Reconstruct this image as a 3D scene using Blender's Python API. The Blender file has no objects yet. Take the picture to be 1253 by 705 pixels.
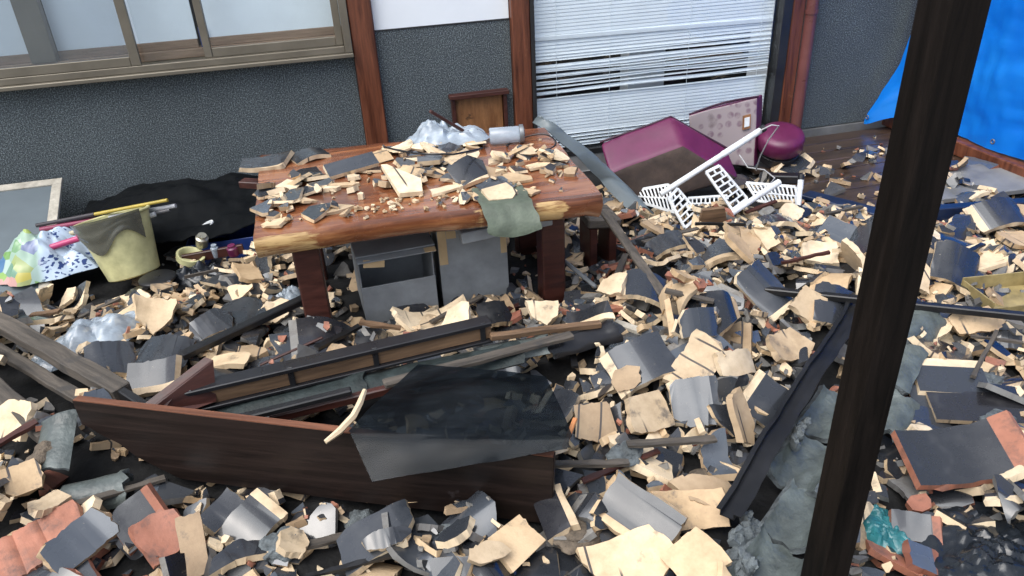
import bpy, bmesh, math, random
import numpy as np
from mathutils import Vector, Matrix, Euler, noise

R = math.radians
rnd = random.Random(11)
scene = bpy.context.scene
COL = scene.collection

# ------------------------------------------------------------------ camera, sky, sun, exposure
PW, PH, FPX, CAM_H = 1253, 705, 920.0, 1.8
CAM_ROT = Matrix.Rotation(R(-13), 3, 'Z') @ Matrix.Rotation(R(90 - 29), 3, 'X') @ Matrix.Rotation(R(-3), 3, 'Z')
cam_data = bpy.data.cameras.new('camera')
cam_data.sensor_width = 36
cam_data.lens = FPX / PW * 36
cam_data.clip_start = 0.05
cam_data.clip_end = 500
cam = bpy.data.objects.new('camera', cam_data)
COL.objects.link(cam)
cam.matrix_world = Matrix.Translation((0, 0, CAM_H)) @ CAM_ROT.to_4x4()
scene.camera = cam

SUN_EL, SUN_AZ = 60.0, 238.0          # azimuth clockwise from +Y: the light comes from the left
world = bpy.data.worlds.new('World')
scene.world = world
world.use_nodes = True
wn = world.node_tree.nodes
sky = wn.new('ShaderNodeTexSky')
sky.sky_type = 'NISHITA'
sky.sun_disc = False
sky.sun_elevation = R(SUN_EL)
sky.sun_rotation = R(SUN_AZ)
sky.air_density = 1.0
sky.dust_density = 4.0
sky.ozone_density = 1.2
wn['Background'].inputs['Strength'].default_value = 0.15
hs = wn.new('ShaderNodeHueSaturation')          # overcast: cloud takes most of the blue out of the whole sky
hs.inputs['Saturation'].default_value = 0.6
world.node_tree.links.new(sky.outputs[0], hs.inputs['Color'])
world.node_tree.links.new(hs.outputs[0], wn['Background'].inputs['Color'])

sun_data = bpy.data.lights.new('sun', 'SUN')
sun_data.energy = 1.5
sun_data.angle = R(60)
sun_data.color = (0.93, 0.975, 1.0)
sun = bpy.data.objects.new('sun', sun_data)
COL.objects.link(sun)
sd = Vector((math.sin(R(SUN_AZ)) * math.cos(R(SUN_EL)), math.cos(R(SUN_AZ)) * math.cos(R(SUN_EL)), math.sin(R(SUN_EL))))
sun.rotation_euler = sd.to_track_quat('Z', 'Y').to_euler()

scene.view_settings.view_transform = 'Standard'
scene.view_settings.look = 'None'
scene.view_settings.gamma = 1
scene.view_settings.use_curve_mapping = False
scene.view_settings.exposure = 0.72


def P(px, py, z=None, y=None, x=None):
    """point of the place seen at a photograph pixel, at a known height (or depth)"""
    d = CAM_ROT @ Vector(((px - PW / 2) / FPX, -(py - PH / 2) / FPX, -1))
    if z is not None:
        t = (z - CAM_H) / d.z
    elif y is not None:
        t = y / d.y
    else:
        t = x / d.x
    return Vector((0, 0, CAM_H)) + d * t


def proj(p):
    q = CAM_ROT.transposed() @ (Vector(p) - Vector((0, 0, CAM_H)))
    return PW / 2 + FPX * q.x / -q.z, PH / 2 - FPX * q.y / -q.z, -q.z


# ------------------------------------------------------------------ materials
def mat(name):
    m = bpy.data.materials.new(name)
    m.use_nodes = True
    nt = m.node_tree
    b = nt.nodes['Principled BSDF']
    return m, nt, b


def N(nt, t, **kw):
    n = nt.nodes.new(t)
    for k, v in kw.items():
        if k in n.inputs:
            n.inputs[k].default_value = v
        else:
            setattr(n, k, v)
    return n


def L(nt, a, b):
    nt.links.new(a, b)


def ramp(nt, fac, stops):
    r = nt.nodes.new('ShaderNodeValToRGB')
    e = r.color_ramp.elements
    while len(e) < len(stops):
        e.new(0.5)
    for el, (p, c) in zip(e, stops):
        el.position = p
        el.color = (c[0], c[1], c[2], 1) if len(c) == 3 else c
    L(nt, fac, r.inputs[0])
    return r


def coords(nt, kind='Object', scale=(1, 1, 1), rot=(0, 0, 0)):
    tc = nt.nodes.new('ShaderNodeTexCoord')
    mp = nt.nodes.new('ShaderNodeMapping')
    mp.inputs['Scale'].default_value = scale
    mp.inputs['Rotation'].default_value = rot
    L(nt, tc.outputs[kind], mp.inputs[0])
    return mp.outputs[0]


def mixc(nt, fac, a, b, mode='MIX'):
    m = nt.nodes.new('ShaderNodeMix')
    m.data_type = 'RGBA'
    m.blend_type = mode
    if isinstance(fac, (int, float)):
        m.inputs[0].default_value = fac
    else:
        L(nt, fac, m.inputs[0])
    for s, v in ((m.inputs[6], a), (m.inputs[7], b)):
        if isinstance(v, tuple):
            s.default_value = (v[0], v[1], v[2], 1)
        else:
            L(nt, v, s)
    return m.outputs[2]


def bump(nt, bsdf, h, strength=0.3, dist=0.005):
    b = nt.nodes.new('ShaderNodeBump')
    b.inputs['Strength'].default_value = strength
    b.inputs['Distance'].default_value = dist
    L(nt, h, b.inputs['Height'])
    L(nt, b.outputs[0], bsdf.inputs['Normal'])


def plain(name, col, rough=0.5, var=0.25, scale=12, metal=0.0, bmp=0.12, spec=0.5, coat=0.0, rvar=0.15, trans=0.0, kind='Object'):
    """base colour with mottling, uneven gloss and fine relief"""
    m, nt, b = mat(name)
    co = coords(nt, kind)
    n1 = N(nt, 'ShaderNodeTexNoise', Scale=scale, Detail=6.0, Roughness=0.62)
    L(nt, co, n1.inputs[0])
    n2 = N(nt, 'ShaderNodeTexNoise', Scale=scale * 7, Detail=4.0)
    L(nt, co, n2.inputs[0])
    lo = tuple(c * (1 - var) for c in col)
    hi = tuple(min(1, c * (1 + var)) for c in col)
    r = ramp(nt, n1.outputs[0], [(0.3, lo), (0.7, hi)])
    L(nt, r.outputs[0], b.inputs['Base Color'])
    mr = N(nt, 'ShaderNodeMapRange')
    mr.inputs['To Min'].default_value = max(0.03, rough - rvar)
    mr.inputs['To Max'].default_value = min(1, rough + rvar)
    L(nt, n1.outputs[0], mr.inputs[0])
    L(nt, mr.outputs[0], b.inputs['Roughness'])
    b.inputs['Metallic'].default_value = metal
    b.inputs['Specular IOR Level'].default_value = spec
    b.inputs['Coat Weight'].default_value = coat
    b.inputs['Coat Roughness'].default_value = 0.12
    b.inputs['Transmission Weight'].default_value = trans
    if bmp:
        bump(nt, b, n2.outputs[0], bmp, 0.004)
    return m


def wood(name, dark, light, grain=(1.2, 16, 16), rough=0.4, wear=None, spec=0.5, coat=0.0, bmp=0.25, wscale=4.0, wcut=0.62):
    """grain runs along the axis with the small scale"""
    m, nt, b = mat(name)
    co = coords(nt, 'Object', grain)
    n1 = N(nt, 'ShaderNodeTexNoise', Scale=1.6, Detail=8.0, Roughness=0.65, Distortion=0.6)
    L(nt, co, n1.inputs[0])
    n2 = N(nt, 'ShaderNodeTexNoise', Scale=7.0, Detail=5.0, Roughness=0.7)
    L(nt, co, n2.inputs[0])
    r = ramp(nt, n1.outputs[0], [(0.32, dark), (0.5, tuple((a + c) / 2 for a, c in zip(dark, light))), (0.68, light)])
    c = mixc(nt, 0.5, r.outputs[0], ramp(nt, n2.outputs[0], [(0.35, (0.45, 0.45, 0.45)), (0.65, (1, 1, 1))]).outputs[0], 'MULTIPLY')
    if wear:
        co2 = coords(nt, 'Object')
        n3 = N(nt, 'ShaderNodeTexNoise', Scale=wscale, Detail=8.0, Roughness=0.7)
        L(nt, co2, n3.inputs[0])
        f = ramp(nt, n3.outputs[0], [(wcut, (0, 0, 0)), (wcut + 0.08, (1, 1, 1))])
        c = mixc(nt, f.outputs[0], c, wear)
    L(nt, c, b.inputs['Base Color'])
    mr = N(nt, 'ShaderNodeMapRange')
    mr.inputs['To Min'].default_value = max(0.05, rough - 0.18)
    mr.inputs['To Max'].default_value = min(1, rough + 0.18)
    L(nt, n1.outputs[0], mr.inputs[0])
    L(nt, mr.outputs[0], b.inputs['Roughness'])
    b.inputs['Specular IOR Level'].default_value = spec
    b.inputs['Coat Weight'].default_value = coat
    b.inputs['Coat Roughness'].default_value = 0.1
    bump(nt, b, n2.outputs[0], bmp, 0.003)
    return m


def thin_clear(name, tint, refl=1.0, rough=0.05, mixin=None, amount=0.0, dusty=0.0):
    """thin pane or film: lets light through with a tint and mirrors the sky at its own Fresnel rate"""
    m = bpy.data.materials.new(name)
    m.use_nodes = True
    nt = m.node_tree
    nt.nodes.clear()
    out = nt.nodes.new('ShaderNodeOutputMaterial')
    tr = nt.nodes.new('ShaderNodeBsdfTransparent')
    tr.inputs[0].default_value = (*tint, 1)
    gl = nt.nodes.new('ShaderNodeBsdfGlossy')
    gl.inputs['Roughness'].default_value = rough
    gl.inputs['Color'].default_value = (refl, refl, refl, 1)
    lw = nt.nodes.new('ShaderNodeLayerWeight')       # Schlick: same rate on both faces of the sheet
    pw = N(nt, 'ShaderNodeMath', operation='POWER')
    L(nt, lw.outputs['Facing'], pw.inputs[0])
    pw.inputs[1].default_value = 5.0
    fr = N(nt, 'ShaderNodeMath', operation='MULTIPLY_ADD')
    L(nt, pw.outputs[0], fr.inputs[0])
    fr.inputs[1].default_value = 0.96
    fr.inputs[2].default_value = 0.04
    base = tr.outputs[0]
    if mixin:
        df = nt.nodes.new('ShaderNodeBsdfDiffuse')
        df.inputs[0].default_value = (*mixin, 1)
        mx0 = nt.nodes.new('ShaderNodeMixShader')
        mx0.inputs[0].default_value = amount
        if dusty:
            n1 = N(nt, 'ShaderNodeTexNoise', Scale=1.0, Detail=8.0, Roughness=0.7)
            L(nt, coords(nt, 'Object', (5, 16, 9), (0, 0, 0.5)), n1.inputs[0])
            mr = N(nt, 'ShaderNodeMapRange')
            mr.inputs['From Min'].default_value = 0.45
            mr.inputs['From Max'].default_value = 0.75
            mr.inputs['To Min'].default_value = amount
            mr.inputs['To Max'].default_value = amount + dusty
            L(nt, n1.outputs[0], mr.inputs[0])
            L(nt, mr.outputs[0], mx0.inputs[0])
        L(nt, tr.outputs[0], mx0.inputs[1])
        L(nt, df.outputs[0], mx0.inputs[2])
        base = mx0.outputs[0]
    mx = nt.nodes.new('ShaderNodeMixShader')
    L(nt, fr.outputs[0], mx.inputs[0])
    L(nt, base, mx.inputs[1])
    L(nt, gl.outputs[0], mx.inputs[2])
    L(nt, mx.outputs[0], out.inputs[0])
    return m


M = {}


def tint_value(nt):
    """a number per piece: object random plus the piece's own stored value"""
    oi = nt.nodes.new('ShaderNodeObjectInfo')
    at = nt.nodes.new('ShaderNodeAttribute')
    at.attribute_name = 'tint'
    ad = N(nt, 'ShaderNodeMath', operation='ADD')
    L(nt, oi.outputs['Random'], ad.inputs[0])
    L(nt, at.outputs['Fac'], ad.inputs[1])
    fr = N(nt, 'ShaderNodeMath', operation='FRACT')
    L(nt, ad.outputs[0], fr.inputs[0])
    return fr.outputs[0]


def piece_uv(nt, tint):
    uv = nt.nodes.new('ShaderNodeUVMap')
    cb = nt.nodes.new('ShaderNodeVectorMath')
    cb.operation = 'ADD'
    sc = N(nt, 'ShaderNodeMath', operation='MULTIPLY')
    sc.inputs[1].default_value = 37.0
    L(nt, tint, sc.inputs[0])
    L(nt, uv.outputs[0], cb.inputs[0])
    L(nt, sc.outputs[0], cb.inputs[1])
    return cb.outputs[0]


def clay(name, stops, marks=True):
    m, nt, b = mat(name)
    t = tint_value(nt)
    uv = piece_uv(nt, t)
    base = ramp(nt, t, stops).outputs[0]
    n1 = N(nt, 'ShaderNodeTexNoise', Scale=14.0, Detail=7.0, Roughness=0.65)
    L(nt, uv, n1.inputs[0])
    mott = ramp(nt, n1.outputs[0], [(0.30, (0.58, 0.53, 0.47)), (0.62, (1, 1, 1))]).outputs[0]
    c = mixc(nt, 0.75, base, mott, 'MULTIPLY')
    if marks:
        # kiln marks: a few dark parallel lines on some undersides, and soot smears
        wv = N(nt, 'ShaderNodeTexWave', Scale=4.2, Distortion=1.2, Detail=1.0)
        L(nt, uv, wv.inputs[0])
        ln = ramp(nt, wv.outputs[0], [(0.012, (1, 1, 1)), (0.03, (0, 0, 0))]).outputs[0]
        n3 = N(nt, 'ShaderNodeTexNoise', Scale=3.1, Detail=1.0)
        L(nt, uv, n3.inputs[0])
        gate = ramp(nt, n3.outputs[0], [(0.56, (0, 0, 0)), (0.6, (1, 1, 1))]).outputs[0]
        ln2 = mixc(nt, 1.0, ln, gate, 'MULTIPLY')
        c = mixc(nt, ln2, c, (0.06, 0.05, 0.045))
        n4 = N(nt, 'ShaderNodeTexNoise', Scale=9.0, Detail=5.0, Roughness=0.7)
        L(nt, uv, n4.inputs[0])
        dirt = ramp(nt, n4.outputs[0], [(0.58, (0, 0, 0)), (0.70, (0.85, 0.85, 0.85))]).outputs[0]
        c = mixc(nt, dirt, c, (0.11, 0.095, 0.08))
    else:
        n4 = N(nt, 'ShaderNodeTexNoise', Scale=12.0, Detail=7.0, Roughness=0.75)
        L(nt, uv, n4.inputs[0])
        dirt = ramp(nt, n4.outputs[0], [(0.5, (0, 0, 0)), (0.7, (0.8, 0.8, 0.8))]).outputs[0]
        c = mixc(nt, dirt, c, (0.07, 0.055, 0.05))
    L(nt, c, b.inputs['Base Color'])
    mr = N(nt, 'ShaderNodeMapRange')
    mr.inputs['To Min'].default_value = 0.42
    mr.inputs['To Max'].default_value = 0.85
    L(nt, n1.outputs[0], mr.inputs[0])
    L(nt, mr.outputs[0], b.inputs['Roughness'])
    n2 = N(nt, 'ShaderNodeTexNoise', Scale=90.0, Detail=5.0, Roughness=0.7)
    L(nt, uv, n2.inputs[0])
    bump(nt, b, n2.outputs[0], 0.35, 0.004)
    return m


def glaze(name, stops):
    m, nt, b = mat(name)
    t = tint_value(nt)
    uv = piece_uv(nt, t)
    base = ramp(nt, t, stops).outputs[0]
    n1 = N(nt, 'ShaderNodeTexNoise', Scale=11.0, Detail=6.0, Roughness=0.6)
    L(nt, uv, n1.inputs[0])
    n2 = N(nt, 'ShaderNodeTexNoise', Scale=70.0, Detail=4.0, Roughness=0.7)
    L(nt, uv, n2.inputs[0])
    dust = ramp(nt, n1.outputs[0], [(0.56, (0, 0, 0)), (0.8, (0.35, 0.35, 0.35))]).outputs[0]
    c = mixc(nt, dust, base, (0.10, 0.10, 0.10))
    spk = ramp(nt, n2.outputs[0], [(0.7, (0, 0, 0)), (0.73, (0.7, 0.7, 0.7))]).outputs[0]
    c = mixc(nt, spk, c, (0.45, 0.38, 0.28))
    L(nt, c, b.inputs['Base Color'])
    mr = N(nt, 'ShaderNodeMapRange')
    mr.inputs['From Min'].default_value = 0.3
    mr.inputs['From Max'].default_value = 0.7
    mr.inputs['To Min'].default_value = 0.14
    mr.inputs['To Max'].default_value = 0.42
    L(nt, n1.outputs[0], mr.inputs[0])
    L(nt, mr.outputs[0], b.inputs['Roughness'])
    b.inputs['Specular IOR Level'].default_value = 0.5
    b.inputs['Coat Weight'].default_value = 0.65
    b.inputs['Coat Roughness'].default_value = 0.05
    n5 = N(nt, 'ShaderNodeTexNoise', Scale=22.0, Detail=3.0)
    L(nt, uv, n5.inputs[0])
    bump(nt, b, n5.outputs[0], 0.12, 0.004)
    return m


M['cream'] = clay('cream_clay', [(0.0, (0.50, 0.35, 0.20)), (0.2, (0.67, 0.50, 0.31)), (0.5, (0.79, 0.65, 0.45)), (0.7, (0.71, 0.57, 0.39)), (0.85, (0.47, 0.35, 0.22)), (1.0, (0.36, 0.25, 0.15))])
M['red'] = clay('red_clay', [(0.0, (0.30, 0.115, 0.068)), (0.5, (0.42, 0.175, 0.11)), (1.0, (0.23, 0.085, 0.055))], marks=False)
M['grey'] = clay('grey_clay', [(0.0, (0.10, 0.10, 0.10)), (0.5, (0.17, 0.17, 0.165)), (1.0, (0.24, 0.23, 0.21))], marks=False)
M['glaze'] = glaze('charcoal_glaze', [(0.0, (0.010, 0.011, 0.013)), (0.35, (0.020, 0.022, 0.026)), (0.6, (0.040, 0.046, 0.055)), (0.8, (0.016, 0.015, 0.017)), (0.93, (0.085, 0.10, 0.12)), (1.0, (0.022, 0.025, 0.03))])


def stucco():
    m, nt, b = mat('charcoal_stucco')
    co = coords(nt, 'Object')
    n1 = N(nt, 'ShaderNodeTexNoise', Scale=150.0, Detail=3.0, Roughness=0.8)
    L(nt, co, n1.inputs[0])
    v = N(nt, 'ShaderNodeTexVoronoi', Scale=170.0)
    L(nt, co, v.inputs[0])
    n2 = N(nt, 'ShaderNodeTexNoise', Scale=2.3, Detail=5.0, Roughness=0.6)
    L(nt, co, n2.inputs[0])
    c = ramp(nt, n1.outputs[0], [(0.34, (0.012, 0.016, 0.018)), (0.5, (0.058, 0.072, 0.079)), (0.64, (0.31, 0.36, 0.375))]).outputs[0]
    c = mixc(nt, 0.4, c, ramp(nt, n2.outputs[0], [(0.3, (0.55, 0.55, 0.55)), (0.7, (1, 1, 1))]).outputs[0], 'MULTIPLY')
    n7 = N(nt, 'ShaderNodeTexNoise', Scale=1.0, Detail=6.0, Roughness=0.7)
    L(nt, coords(nt, 'Object', (2.6, 2.6, 0.8)), n7.inputs[0])
    c = mixc(nt, 0.5, c, ramp(nt, n7.outputs[0], [(0.38, (0.72, 0.73, 0.74)), (0.6, (1, 1, 1))]).outputs[0], 'MULTIPLY')
    L(nt, c, b.inputs['Base Color'])
    b.inputs['Roughness'].default_value = 0.8
    ad = N(nt, 'ShaderNodeMath', operation='ADD')
    L(nt, n1.outputs[0], ad.inputs[0])
    L(nt, v.outputs['Distance'], ad.inputs[1])
    bump(nt, b, ad.outputs[0], 0.5, 0.005)
    return m


M['stucco'] = stucco()
M['plaster'] = plain('white_plaster', (0.80, 0.84, 0.87), 0.6, 0.03, 3, bmp=0.05)
M['post_wood'] = wood('varnished_post_wood', (0.06, 0.016, 0.008), (0.23, 0.075, 0.035), (14, 14, 1.1), 0.38, wear=(0.34, 0.15, 0.07), wscale=3.0, wcut=0.62)
M['bronze'] = plain('bronze_window_frame', (0.17, 0.15, 0.115), 0.42, 0.15, 6, metal=0.35, bmp=0.04)
M['dark_frame'] = plain('black_window_frame', (0.018, 0.018, 0.019), 0.4, 0.3, 8, bmp=0.04)
M['curtain'] = plain('paper_screen', (0.82, 0.89, 0.94), 0.9, 0.05, 4, bmp=0.03)
M['inner_wood'] = wood('inner_sill_wood', (0.22, 0.14, 0.09), (0.36, 0.25, 0.17), (1, 14, 14), 0.6)
M['pipe_red'] = plain('red_brown_pipe', (0.15, 0.055, 0.05), 0.32, 0.18, 5, bmp=0.04)
M['slat'] = plain('white_blind_slat', (0.90, 0.93, 0.95), 0.42, 0.05, 5, bmp=0.02)
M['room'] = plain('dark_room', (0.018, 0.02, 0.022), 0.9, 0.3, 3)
M['glass'] = thin_clear('window_glass', (0.96, 0.98, 0.985), 0.6, 0.02)
M['glass_dim'] = thin_clear('reflection_grey_glass', (0.88, 0.91, 0.93), 1.0, 0.04, (0.3, 0.33, 0.35), 0.10)  # left pane: its reflection is put in as a grey diffuse mix and tint
M['concrete'] = plain('wet_concrete', (0.17, 0.17, 0.165), 0.45, 0.3, 6, bmp=0.25)
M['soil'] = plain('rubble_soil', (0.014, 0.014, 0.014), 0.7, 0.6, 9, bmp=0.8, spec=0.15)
M['deck'] = wood('wet_deck_wood', (0.022, 0.014, 0.010), (0.085, 0.052, 0.034), (1.1, 15, 15), 0.35, coat=0.5)
M['black_wood'] = wood('black_stained_post', (0.004, 0.0035, 0.003), (0.016, 0.012, 0.010), (15, 15, 1.2), 0.55, spec=0.08, wear=(0.045, 0.028, 0.016), wscale=3.5, wcut=0.66)
M['board'] = wood('dark_brown_board', (0.007, 0.005, 0.0045), (0.026, 0.016, 0.013), (1.0, 12, 18), 0.42, spec=0.3, bmp=0.12, wear=(0.06, 0.05, 0.05), wscale=3.3, wcut=0.70)
M['board_edge'] = wood('orange_brown_board_edge', (0.11, 0.04, 0.02), (0.26, 0.105, 0.055), (1.0, 20, 20), 0.5)
M['red_wood'] = wood('red_brown_timber', (0.03, 0.009, 0.007), (0.09, 0.026, 0.017), (2, 14, 14), 0.45, wear=(0.30, 0.15, 0.07), wscale=6, wcut=0.70)
M['old_wood'] = wood('weathered_timber', (0.03, 0.026, 0.021), (0.15, 0.125, 0.10), (1.3, 18, 18), 0.75, wear=(0.05, 0.045, 0.04), wscale=7, wcut=0.58, bmp=0.6)
M['tan_wood'] = wood('tan_lath', (0.09, 0.052, 0.028), (0.27, 0.16, 0.085), (1.3, 18, 18), 0.7)
M['hatch_wood'] = wood('brown_hatch_board', (0.17, 0.065, 0.022), (0.36, 0.17, 0.065), (9, 9, 2.0), 0.5, wear=(0.05, 0.025, 0.012), wscale=9, wcut=0.58)
M['dark_metal'] = plain('black_wet_metal', (0.018, 0.018, 0.019), 0.34, 0.35, 8, metal=0.3, bmp=0.06)
M['grey_metal'] = plain('grey_metal', (0.16, 0.17, 0.18), 0.4, 0.2, 9, metal=0.5)
M['mortar'] = plain('grey_green_mortar_tile', (0.085, 0.10, 0.095), 0.42, 0.5, 9, bmp=0.8)
M['mortar_dark'] = plain('dark_green_glaze', (0.022, 0.030, 0.030), 0.55, 0.6, 14, bmp=0.6, spec=0.25)
M['mortar_rough'] = plain('crumbly_mortar', (0.10, 0.115, 0.12), 0.75, 0.6, 30, bmp=1.0)
M['clod'] = plain('brown_roof_clay', (0.11, 0.085, 0.06), 0.8, 0.5, 30, bmp=1.0)
M['smoke'] = thin_clear('smoked_plastic', (0.32, 0.37, 0.42), 0.18, 0.12, (0.03, 0.038, 0.045), 0.12, 0.3)
M['cardboard'] = plain('wet_grey_cardboard', (0.24, 0.255, 0.265), 0.6, 0.22, 8, bmp=0.12)
M['tape'] = plain('tan_packing_tape', (0.50, 0.36, 0.20), 0.5, 0.12, 9, bmp=0.05)
M['felt_green'] = plain('moss_green_felt', (0.085, 0.105, 0.075), 0.55, 0.35, 14, bmp=0.4)
M['felt_grey'] = plain('wet_grey_mat', (0.12, 0.145, 0.155), 0.38, 0.2, 5, bmp=0.15)
M['maroon'] = plain('maroon_vinyl', (0.11, 0.012, 0.055), 0.4, 0.2, 7, bmp=0.08)
M['maroon_dark'] = plain('dark_maroon_piping', (0.035, 0.008, 0.022), 0.5, 0.2, 7)
M['hessian'] = plain('brown_seat_underside', (0.05, 0.034, 0.027), 0.85, 0.4, 11, bmp=0.4)
M['white_plastic'] = plain('white_plastic', (0.66, 0.68, 0.68), 0.35, 0.2, 14, bmp=0.03)
M['black_plastic'] = plain('black_plastic', (0.014, 0.014, 0.016), 0.3, 0.3, 6, bmp=0.05)
M['bag_white'] = thin_clear('thin_white_bag', (0.80, 0.86, 0.90), 1.0, 0.16, (0.52, 0.60, 0.68), 0.42, 0.35)
M['bag_dark'] = plain('dark_plastic_sheet', (0.012, 0.015, 0.019), 0.22, 0.4, 8, bmp=0.1)
M['bag_teal'] = plain('teal_plastic_bag', (0.025, 0.15, 0.165), 0.25, 0.35, 16, bmp=0.25)
M['net'] = plain('black_netting', (0.0035, 0.0045, 0.0055), 0.7, 0.3, 40, bmp=0.7, spec=0.12)
M['blue'] = plain('blue_crate_plastic', (0.010, 0.035, 0.17), 0.45, 0.5, 9, bmp=0.2)
M['navy'] = plain('navy_painted_timber', (0.010, 0.020, 0.055), 0.35, 0.35, 8, bmp=0.2)
M['bin'] = plain('pale_yellow_green_bin', (0.50, 0.48, 0.25), 0.5, 0.3, 9, bmp=0.15)
M['yellow_tray'] = plain('mustard_tray', (0.27, 0.21, 0.09), 0.5, 0.45, 10, bmp=0.2)
M['cable'] = plain('grey_cable', (0.38, 0.38, 0.38), 0.5, 0.1, 8)
M['orange'] = plain('orange_strip', (0.50, 0.20, 0.07), 0.6, 0.2, 20)
M['tin'] = plain('tin_metal', (0.5, 0.47, 0.38), 0.3, 0.2, 10, metal=0.8)


def tarp_mat():
    m, nt, b = mat('blue_tarpaulin')
    co = coords(nt, 'Object')
    n1 = N(nt, 'ShaderNodeTexNoise', Scale=3.0, Detail=4.0)
    L(nt, co, n1.inputs[0])
    r = ramp(nt, n1.outputs[0], [(0.3, (0.006, 0.30, 0.90)), (0.7, (0.02, 0.40, 0.97))])
    L(nt, r.outputs[0], b.inputs['Base Color'])
    b.inputs['Roughness'].default_value = 0.38
    wv = N(nt, 'ShaderNodeTexChecker', Scale=260.0)
    L(nt, co, wv.inputs[0])
    bump(nt, b, wv.outputs['Fac'], 0.08, 0.001)
    # thin woven sheet: daylight from behind comes through
    out = nt.nodes['Material Output']
    tl = nt.nodes.new('ShaderNodeBsdfTranslucent')
    L(nt, r.outputs[0], tl.inputs[0])
    mx = nt.nodes.new('ShaderNodeMixShader')
    mx.inputs[0].default_value = 0.6
    L(nt, b.outputs[0], mx.inputs[1])
    L(nt, tl.outputs[0], mx.inputs[2])
    L(nt, mx.outputs[0], out.inputs[0])
    return m


M['tarp'] = tarp_mat()


def table_mat():
    m, nt, b = mat('lacquered_slab_wood')
    co = coords(nt, 'Object', (0.9, 9, 9))
    n1 = N(nt, 'ShaderNodeTexNoise', Scale=1.5, Detail=8.0, Roughness=0.65, Distortion=1.0)
    L(nt, co, n1.inputs[0])
    n2 = N(nt, 'ShaderNodeTexNoise', Scale=6.0, Detail=6.0, Roughness=0.7)
    L(nt, co, n2.inputs[0])
    c = ramp(nt, n1.outputs[0], [(0.3, (0.075, 0.022, 0.011)), (0.5, (0.24, 0.08, 0.032)), (0.72, (0.44, 0.19, 0.075))]).outputs[0]
    c = mixc(nt, 0.5, c, ramp(nt, n2.outputs[0], [(0.35, (0.5, 0.5, 0.5)), (0.65, (1, 1, 1))]).outputs[0], 'MULTIPLY')
    co2 = coords(nt, 'Object')
    n3 = N(nt, 'ShaderNodeTexNoise', Scale=2.2, Detail=6.0, Roughness=0.6)
    L(nt, co2, n3.inputs[0])
    c = mixc(nt, ramp(nt, n3.outputs[0], [(0.5, (0, 0, 0)), (0.68, (1, 1, 1))]).outputs[0], c, (0.09, 0.038, 0.024))
    sa = nt.nodes.new('ShaderNodeAttribute')
    sa.attribute_name = 'sap'
    n6 = N(nt, 'ShaderNodeTexNoise', Scale=9.0, Detail=7.0, Roughness=0.7)
    L(nt, coords(nt, 'Object', (0.6, 1, 2.2)), n6.inputs[0])
    ad = N(nt, 'ShaderNodeMath', operation='ADD')
    L(nt, sa.outputs['Fac'], ad.inputs[0])
    L(nt, n6.outputs[0], ad.inputs[1])
    sm = ramp(nt, ad.outputs[0], [(0.86, (0, 0, 0)), (0.95, (1, 1, 1))]).outputs[0]
    sapc = ramp(nt, n2.outputs[0], [(0.36, (0.22, 0.09, 0.03)), (0.55, (0.62, 0.41, 0.18))]).outputs[0]
    c = mixc(nt, sm, c, sapc)
    L(nt, c, b.inputs['Base Color'])
    mr = N(nt, 'ShaderNodeMapRange')
    mr.inputs['To Min'].default_value = 0.12
    mr.inputs['To Max'].default_value = 0.42
    L(nt, n3.outputs[0], mr.inputs[0])
    L(nt, mr.outputs[0], b.inputs['Roughness'])
    b.inputs['Coat Weight'].default_value = 0.5
    b.inputs['Coat Roughness'].default_value = 0.08
    bump(nt, b, n2.outputs[0], 0.12, 0.003)
    return m


M['slab'] = table_mat()
M['sapwood'] = wood('pale_sapwood', (0.36, 0.17, 0.055), (0.66, 0.43, 0.18), (3, 10, 10), 0.4, wear=(0.22, 0.075, 0.03), wscale=7, wcut=0.58)


def floral():
    m, nt, b = mat('pale_floral_fabric')
    co = coords(nt, 'Object')
    v = N(nt, 'ShaderNodeTexVoronoi', Scale=17.0, Randomness=0.35)
    L(nt, co, v.inputs[0])
    n = N(nt, 'ShaderNodeTexNoise', Scale=30.0, Detail=4.0)
    L(nt, co, n.inputs[0])
    f = ramp(nt, v.outputs['Distance'], [(0.28, (1, 1, 1)), (0.42, (0, 0, 0))]).outputs[0]
    f2 = mixc(nt, 1.0, f, ramp(nt, n.outputs[0], [(0.35, (0.2, 0.2, 0.2)), (0.6, (1, 1, 1))]).outputs[0], 'MULTIPLY')
    c = mixc(nt, f2, (0.30, 0.25, 0.25), (0.17, 0.11, 0.135))
    n3 = N(nt, 'ShaderNodeTexNoise', Scale=7.0, Detail=6.0)
    L(nt, co, n3.inputs[0])
    c = mixc(nt, ramp(nt, n3.outputs[0], [(0.6, (0, 0, 0)), (0.72, (0.8, 0.8, 0.8))]).outputs[0], c, (0.10, 0.07, 0.07))
    L(nt, c, b.inputs['Base Color'])
    b.inputs['Roughness'].default_value = 0.85
    bump(nt, b, n.outputs[0], 0.2, 0.003)
    return m


M['floral'] = floral()


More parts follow.
